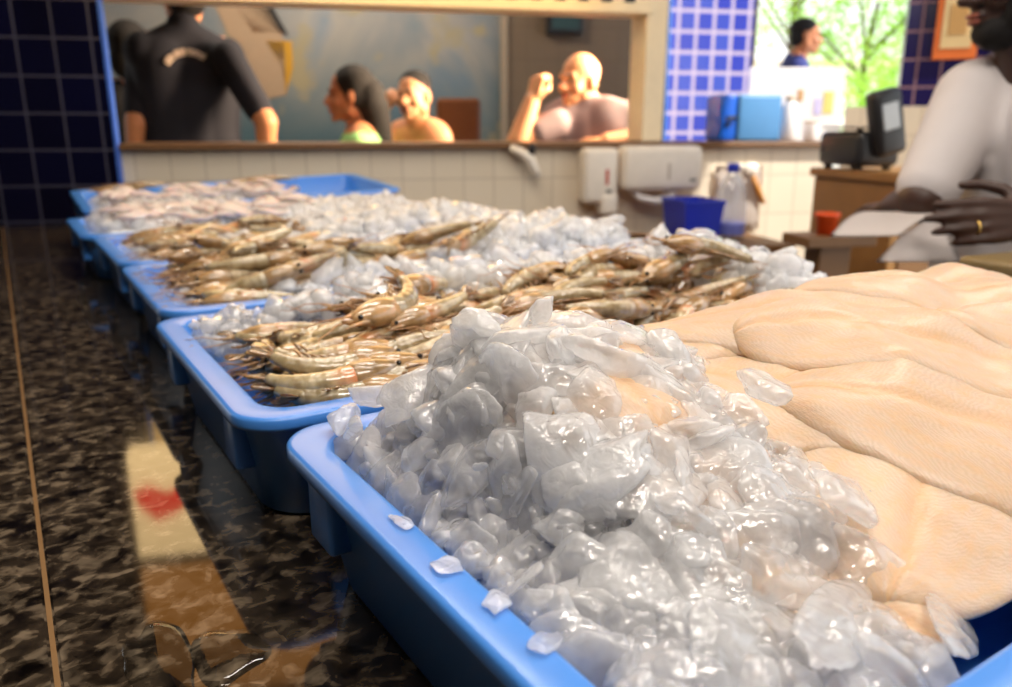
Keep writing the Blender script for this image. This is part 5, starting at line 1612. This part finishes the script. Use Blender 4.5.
P.eyes(h, M['hair'])
P.build(M['skin_d'], 0.005, 3)

# ------------------------------------------------------------------ outside in the daylight
M['ground'] = plain('bright_pavement', srgb(226, 222, 214), 0.8)
bm = bmesh.new(); box(bm, (5.21, -6, -0.12), (40, 40, -0.02)); tag(obj('ground_outside', bm, M['ground']), kind='structure')
M['bark'] = plain('bark', srgb(90, 70, 50), 0.9, 0.3, 20, bump=0.4)
M['leaf'] = leaf_mat()
def tree_at(px, py, D, R_, n, label):
    c = at(px, py, D)
    t = thing('tree', label, 'tree', (c.x, c.y, -0.02), 0, 'trees outside')
    bm = bmesh.new()
    tube(bm, [(0, 0, 0), (0.05, 0.02, c.z * 0.4), (0.0, 0.05, c.z * 0.8), (0.1, 0, c.z * 1.1)], [0.09, 0.07, 0.05, 0.03], 10)
    for k in range(7):
        a = k * 0.9; tube(bm, [(0, 0.03, c.z * (0.55 + 0.05 * k)), (math.cos(a) * R_ * 0.4, math.sin(a) * R_ * 0.4, c.z * (0.75 + 0.05 * k)), (math.cos(a) * R_ * 0.75, math.sin(a) * R_ * 0.75, c.z * (0.9 + 0.05 * k))], [0.03, 0.02, 0.008], 7)
    obj('trunk', bm, M['bark'], t, True)
    bm = bmesh.new()
    cl = [(Vector((rnd.gauss(0, 1), rnd.gauss(0, 1), rnd.gauss(0, 0.8))).normalized() * R_ * rnd.uniform(0.3, 1.0), R_ * rnd.uniform(0.22, 0.4)) for _ in range(26)]
    for k in range(n):
        cc, rr = cl[rnd.randrange(26)]
        p = cc + Vector((rnd.gauss(0, 1), rnd.gauss(0, 1), rnd.gauss(0, 1))).normalized() * rr * rnd.uniform(0.6, 1.0)
        p.z += c.z + 0.02
        if p.z < 0.5: continue
        d = Vector((rnd.gauss(0, 1), rnd.gauss(0, 1), rnd.gauss(0, 1))).normalized(); e = d.orthogonal().normalized()
        L = rnd.uniform(0.06, 0.11); w = L * 0.45
        v = [bm.verts.new(p), bm.verts.new(p + d * L * 0.5 + e * w * 0.5), bm.verts.new(p + d * L), bm.verts.new(p + d * L * 0.5 - e * w * 0.5)]
        bm.faces.new(v)
    obj('foliage', bm, M['leaf'], t)
    return t
tree_at(872, 20, 11.5, 1.6, 8000, 'leafy green tree outside at the right of the bright opening')
tree_at(800, -30, 14.0, 1.5, 4500, 'leafy green tree farther off behind the man in navy')
# white sign panel on the outer ledge, hiding the outdoor man from the chest down
D = 4.6
q = [at(738, 69, D), at(838, 69, D), at(838, 141, D), at(738, 141, D)]
sp_ = thing('display_sign', 'white display sign standing outside below the man in navy', 'sign', ((q[2].x + q[3].x) / 2, (q[2].y + q[3].y) / 2, 0), -YAW)
w_ = (q[1] - q[0]).length / 2; z1 = q[0].z; z0 = q[2].z
bm = bmesh.new(); box(bm, (-w_, -0.02, z0), (w_, 0.02, z1), 0.006); obj('board', bm, plain('white_board', srgb(242, 236, 226), 0.5), sp_)
for s in (-1, 1):
    bm = bmesh.new(); box(bm, (s * (w_ - 0.04) - 0.02, -0.018, 0), (s * (w_ - 0.04) + 0.02, 0.018, z0 + 0.002), 0.003); obj('leg', bm, M['steel'], sp_)
for k, (px, py, col, w2, h2_) in enumerate(((823, 103, srgb(226, 212, 120), 0.028, 0.06), (813, 107, srgb(206, 196, 226), 0.02, 0.045), (795, 96, srgb(206, 160, 104), 0.016, 0.03))):
    c = at(px, py, D) ; lx = (c - Vector(sp_.location)).dot(RGT)
    bm = bmesh.new(); box(bm, (lx - w2, -0.0235, c.z - h2_), (lx + w2, -0.0195, c.z + h2_), 0.001); obj('printed_patch', bm, plain('sign_print%d' % k, col, 0.6), sp_)
# pale building far off
D = 19
c = at(800, 90, D)
bl = thing('white_building', 'sunlit white building far off behind the trees', 'building', (c.x, c.y, -0.02), -YAW)
bm = bmesh.new(); box(bm, (-4, 0, 0), (4.6, 3, 2.6), 0.02); obj('wall_block', bm, plain('white_render', srgb(240, 236, 228), 0.8), bl)
bm = bmesh.new(); box(bm, (-4.3, -0.3, 2.6), (4.9, 3.3, 2.78), 0.02); obj('roof', bm, plain('pale_roof', srgb(206, 190, 170), 0.8), bl)
for x in (-2.6, -0.6, 1.4, 3.2):
    bm = bmesh.new(); box(bm, (x, -0.03, 0.9), (x + 0.8, 0.02, 1.9), 0.01); obj('window', bm, plain('window_glass', srgb(150, 176, 186), 0.15), bl)

# ------------------------------------------------------------------ puddles on the granite
def puddle(cx, cy, rx, ry, label, seed):
    bm = bmesh.new()
    n = 40
    c = bm.verts.new((0, 0, 0.0011)); r1, r2, r3 = [], [], []
    for k in range(n):
        a = 2 * math.pi * k / n
        j = 1 + 0.35 * noise.noise(Vector((math.cos(a) * 1.3, math.sin(a) * 1.3, seed)))
        p = Vector((math.cos(a) * rx * j, math.sin(a) * ry * j, 0))
        r1.append(bm.verts.new(p * 0.8 + Vector((0, 0, 0.0011)))); r2.append(bm.verts.new(p * 0.95 + Vector((0, 0, 0.0007)))); r3.append(bm.verts.new(p + Vector((0, 0, 0.0001))))
    for k in range(n):
        l = (k + 1) % n
        bm.faces.new((c, r1[k], r1[l])); bm.faces.new((r1[k], r2[k], r2[l], r1[l])); bm.faces.new((r2[k], r3[k], r3[l], r2[l]))
    o = obj('water_puddle', bm, M['water'], None, True, (cx, cy, COUNTER))
    tag(o, label, 'puddle')
puddle(0.041, 0.445, 0.020, 0.042, 'clear water puddle at the bottom left end of the orange reflection', 3.1)
puddle(0.076, 0.430, 0.022, 0.030, 'clear water puddle on the granite nearest the side of the front tray', 7.7)
# ------------------------------------------------------------------ light
w = bpy.data.worlds.new('world'); S.world = w; w.use_nodes = True
nt = w.node_tree; nt.nodes.clear(); n = N(nt)
out = nt.nodes.new('ShaderNodeOutputWorld')
tc = n('TexCoord')
sp = n('SeparateXYZ', Vector=tc.outputs['Generated'])
f = n('MapRange', Value=sp.outputs[2], From__Min=-0.1, From__Max=0.5)
c = n.mix(f.outputs[0], (1.0, 0.97, 0.92), (0.80, 0.90, 1.0))
bg = n('Background', Color=c, Strength=1.3)
n.link(bg.outputs[0], out.inputs[0])
def area(name, loc, target, sx, sy, power, col):
    l = bpy.data.lights.new(name, 'AREA'); l.shape = 'RECTANGLE'; l.size = sx; l.size_y = sy; l.energy = power; l.color = col
    o = bpy.data.objects.new(name, l); C.objects.link(o); o.location = loc
    o.rotation_euler = (Vector(target) - Vector(loc)).to_track_quat('-Z', 'Y').to_euler()
    return o
WARM = (1.0, 0.86, 0.68)
area('stall_lamp', (0.35, -0.25, 2.45), (0.5, 0.4, 0.9), 1.2, 0.08, 15, (1.0, 0.90, 0.80))
area('stall_lamp', (0.55, 0.75, 2.55), (0.5, 0.7, 0.9), 1.2, 0.10, 6, (1.0, 0.92, 0.82))
area('stall_lamp', (0.75, 1.75, 2.55), (0.5, 1.6, 0.9), 1.2, 0.10, 9, (1.0, 0.92, 0.82))
area('stall_lamp', (1.7, 0.7, 2.5), (0.9, 0.6, 0.9), 0.10, 1.2, 6.5, (1.0, 0.90, 0.78))
area('stall_lamp', (-0.4, 0.3, 2.6), (0.3, 0.4, 0.9), 0.10, 1.2, 2.2, (1.0, 0.90, 0.78))
hw = area('hall_fill', world((sJ1 + 0.42, 0.50, 1.70)), world((0.6, 0.62, 1.36)), 0.5, 0.6, 25, (1.0, 0.74, 0.48)); hw.data.spread = R(62)  # unseen fill added at the right to light the faces in the hall
area('hall_lamp', world((0.0, 1.2, 2.7)), world((0.0, 2.2, 1.2)), 1.2, 0.4, 26, WARM)
sun = bpy.data.lights.new('sun', 'SUN'); sun.energy = 4.6; sun.angle = R(1.0); sun.color = (1.0, 0.95, 0.86)
so = bpy.data.objects.new('sun', sun); C.objects.link(so); so.rotation_euler = Vector((-0.30, 0.58, -0.75)).to_track_quat('-Z', 'Y').to_euler()
S.view_settings.view_transform = 'Standard'
S.view_settings.look = 'None'
S.view_settings.gamma = 1
S.view_settings.use_curve_mapping = False
S.view_settings.exposure = 0.6
cy = S.cycles
cy.max_bounces = 32; cy.transmission_bounces = 20; cy.transparent_max_bounces = 48; cy.diffuse_bounces = 10; cy.glossy_bounces = 4
cy.caustics_refractive = True; cy.caustics_reflective = False
cy.sample_clamp_indirect = 6.0
cy.use_denoising = True
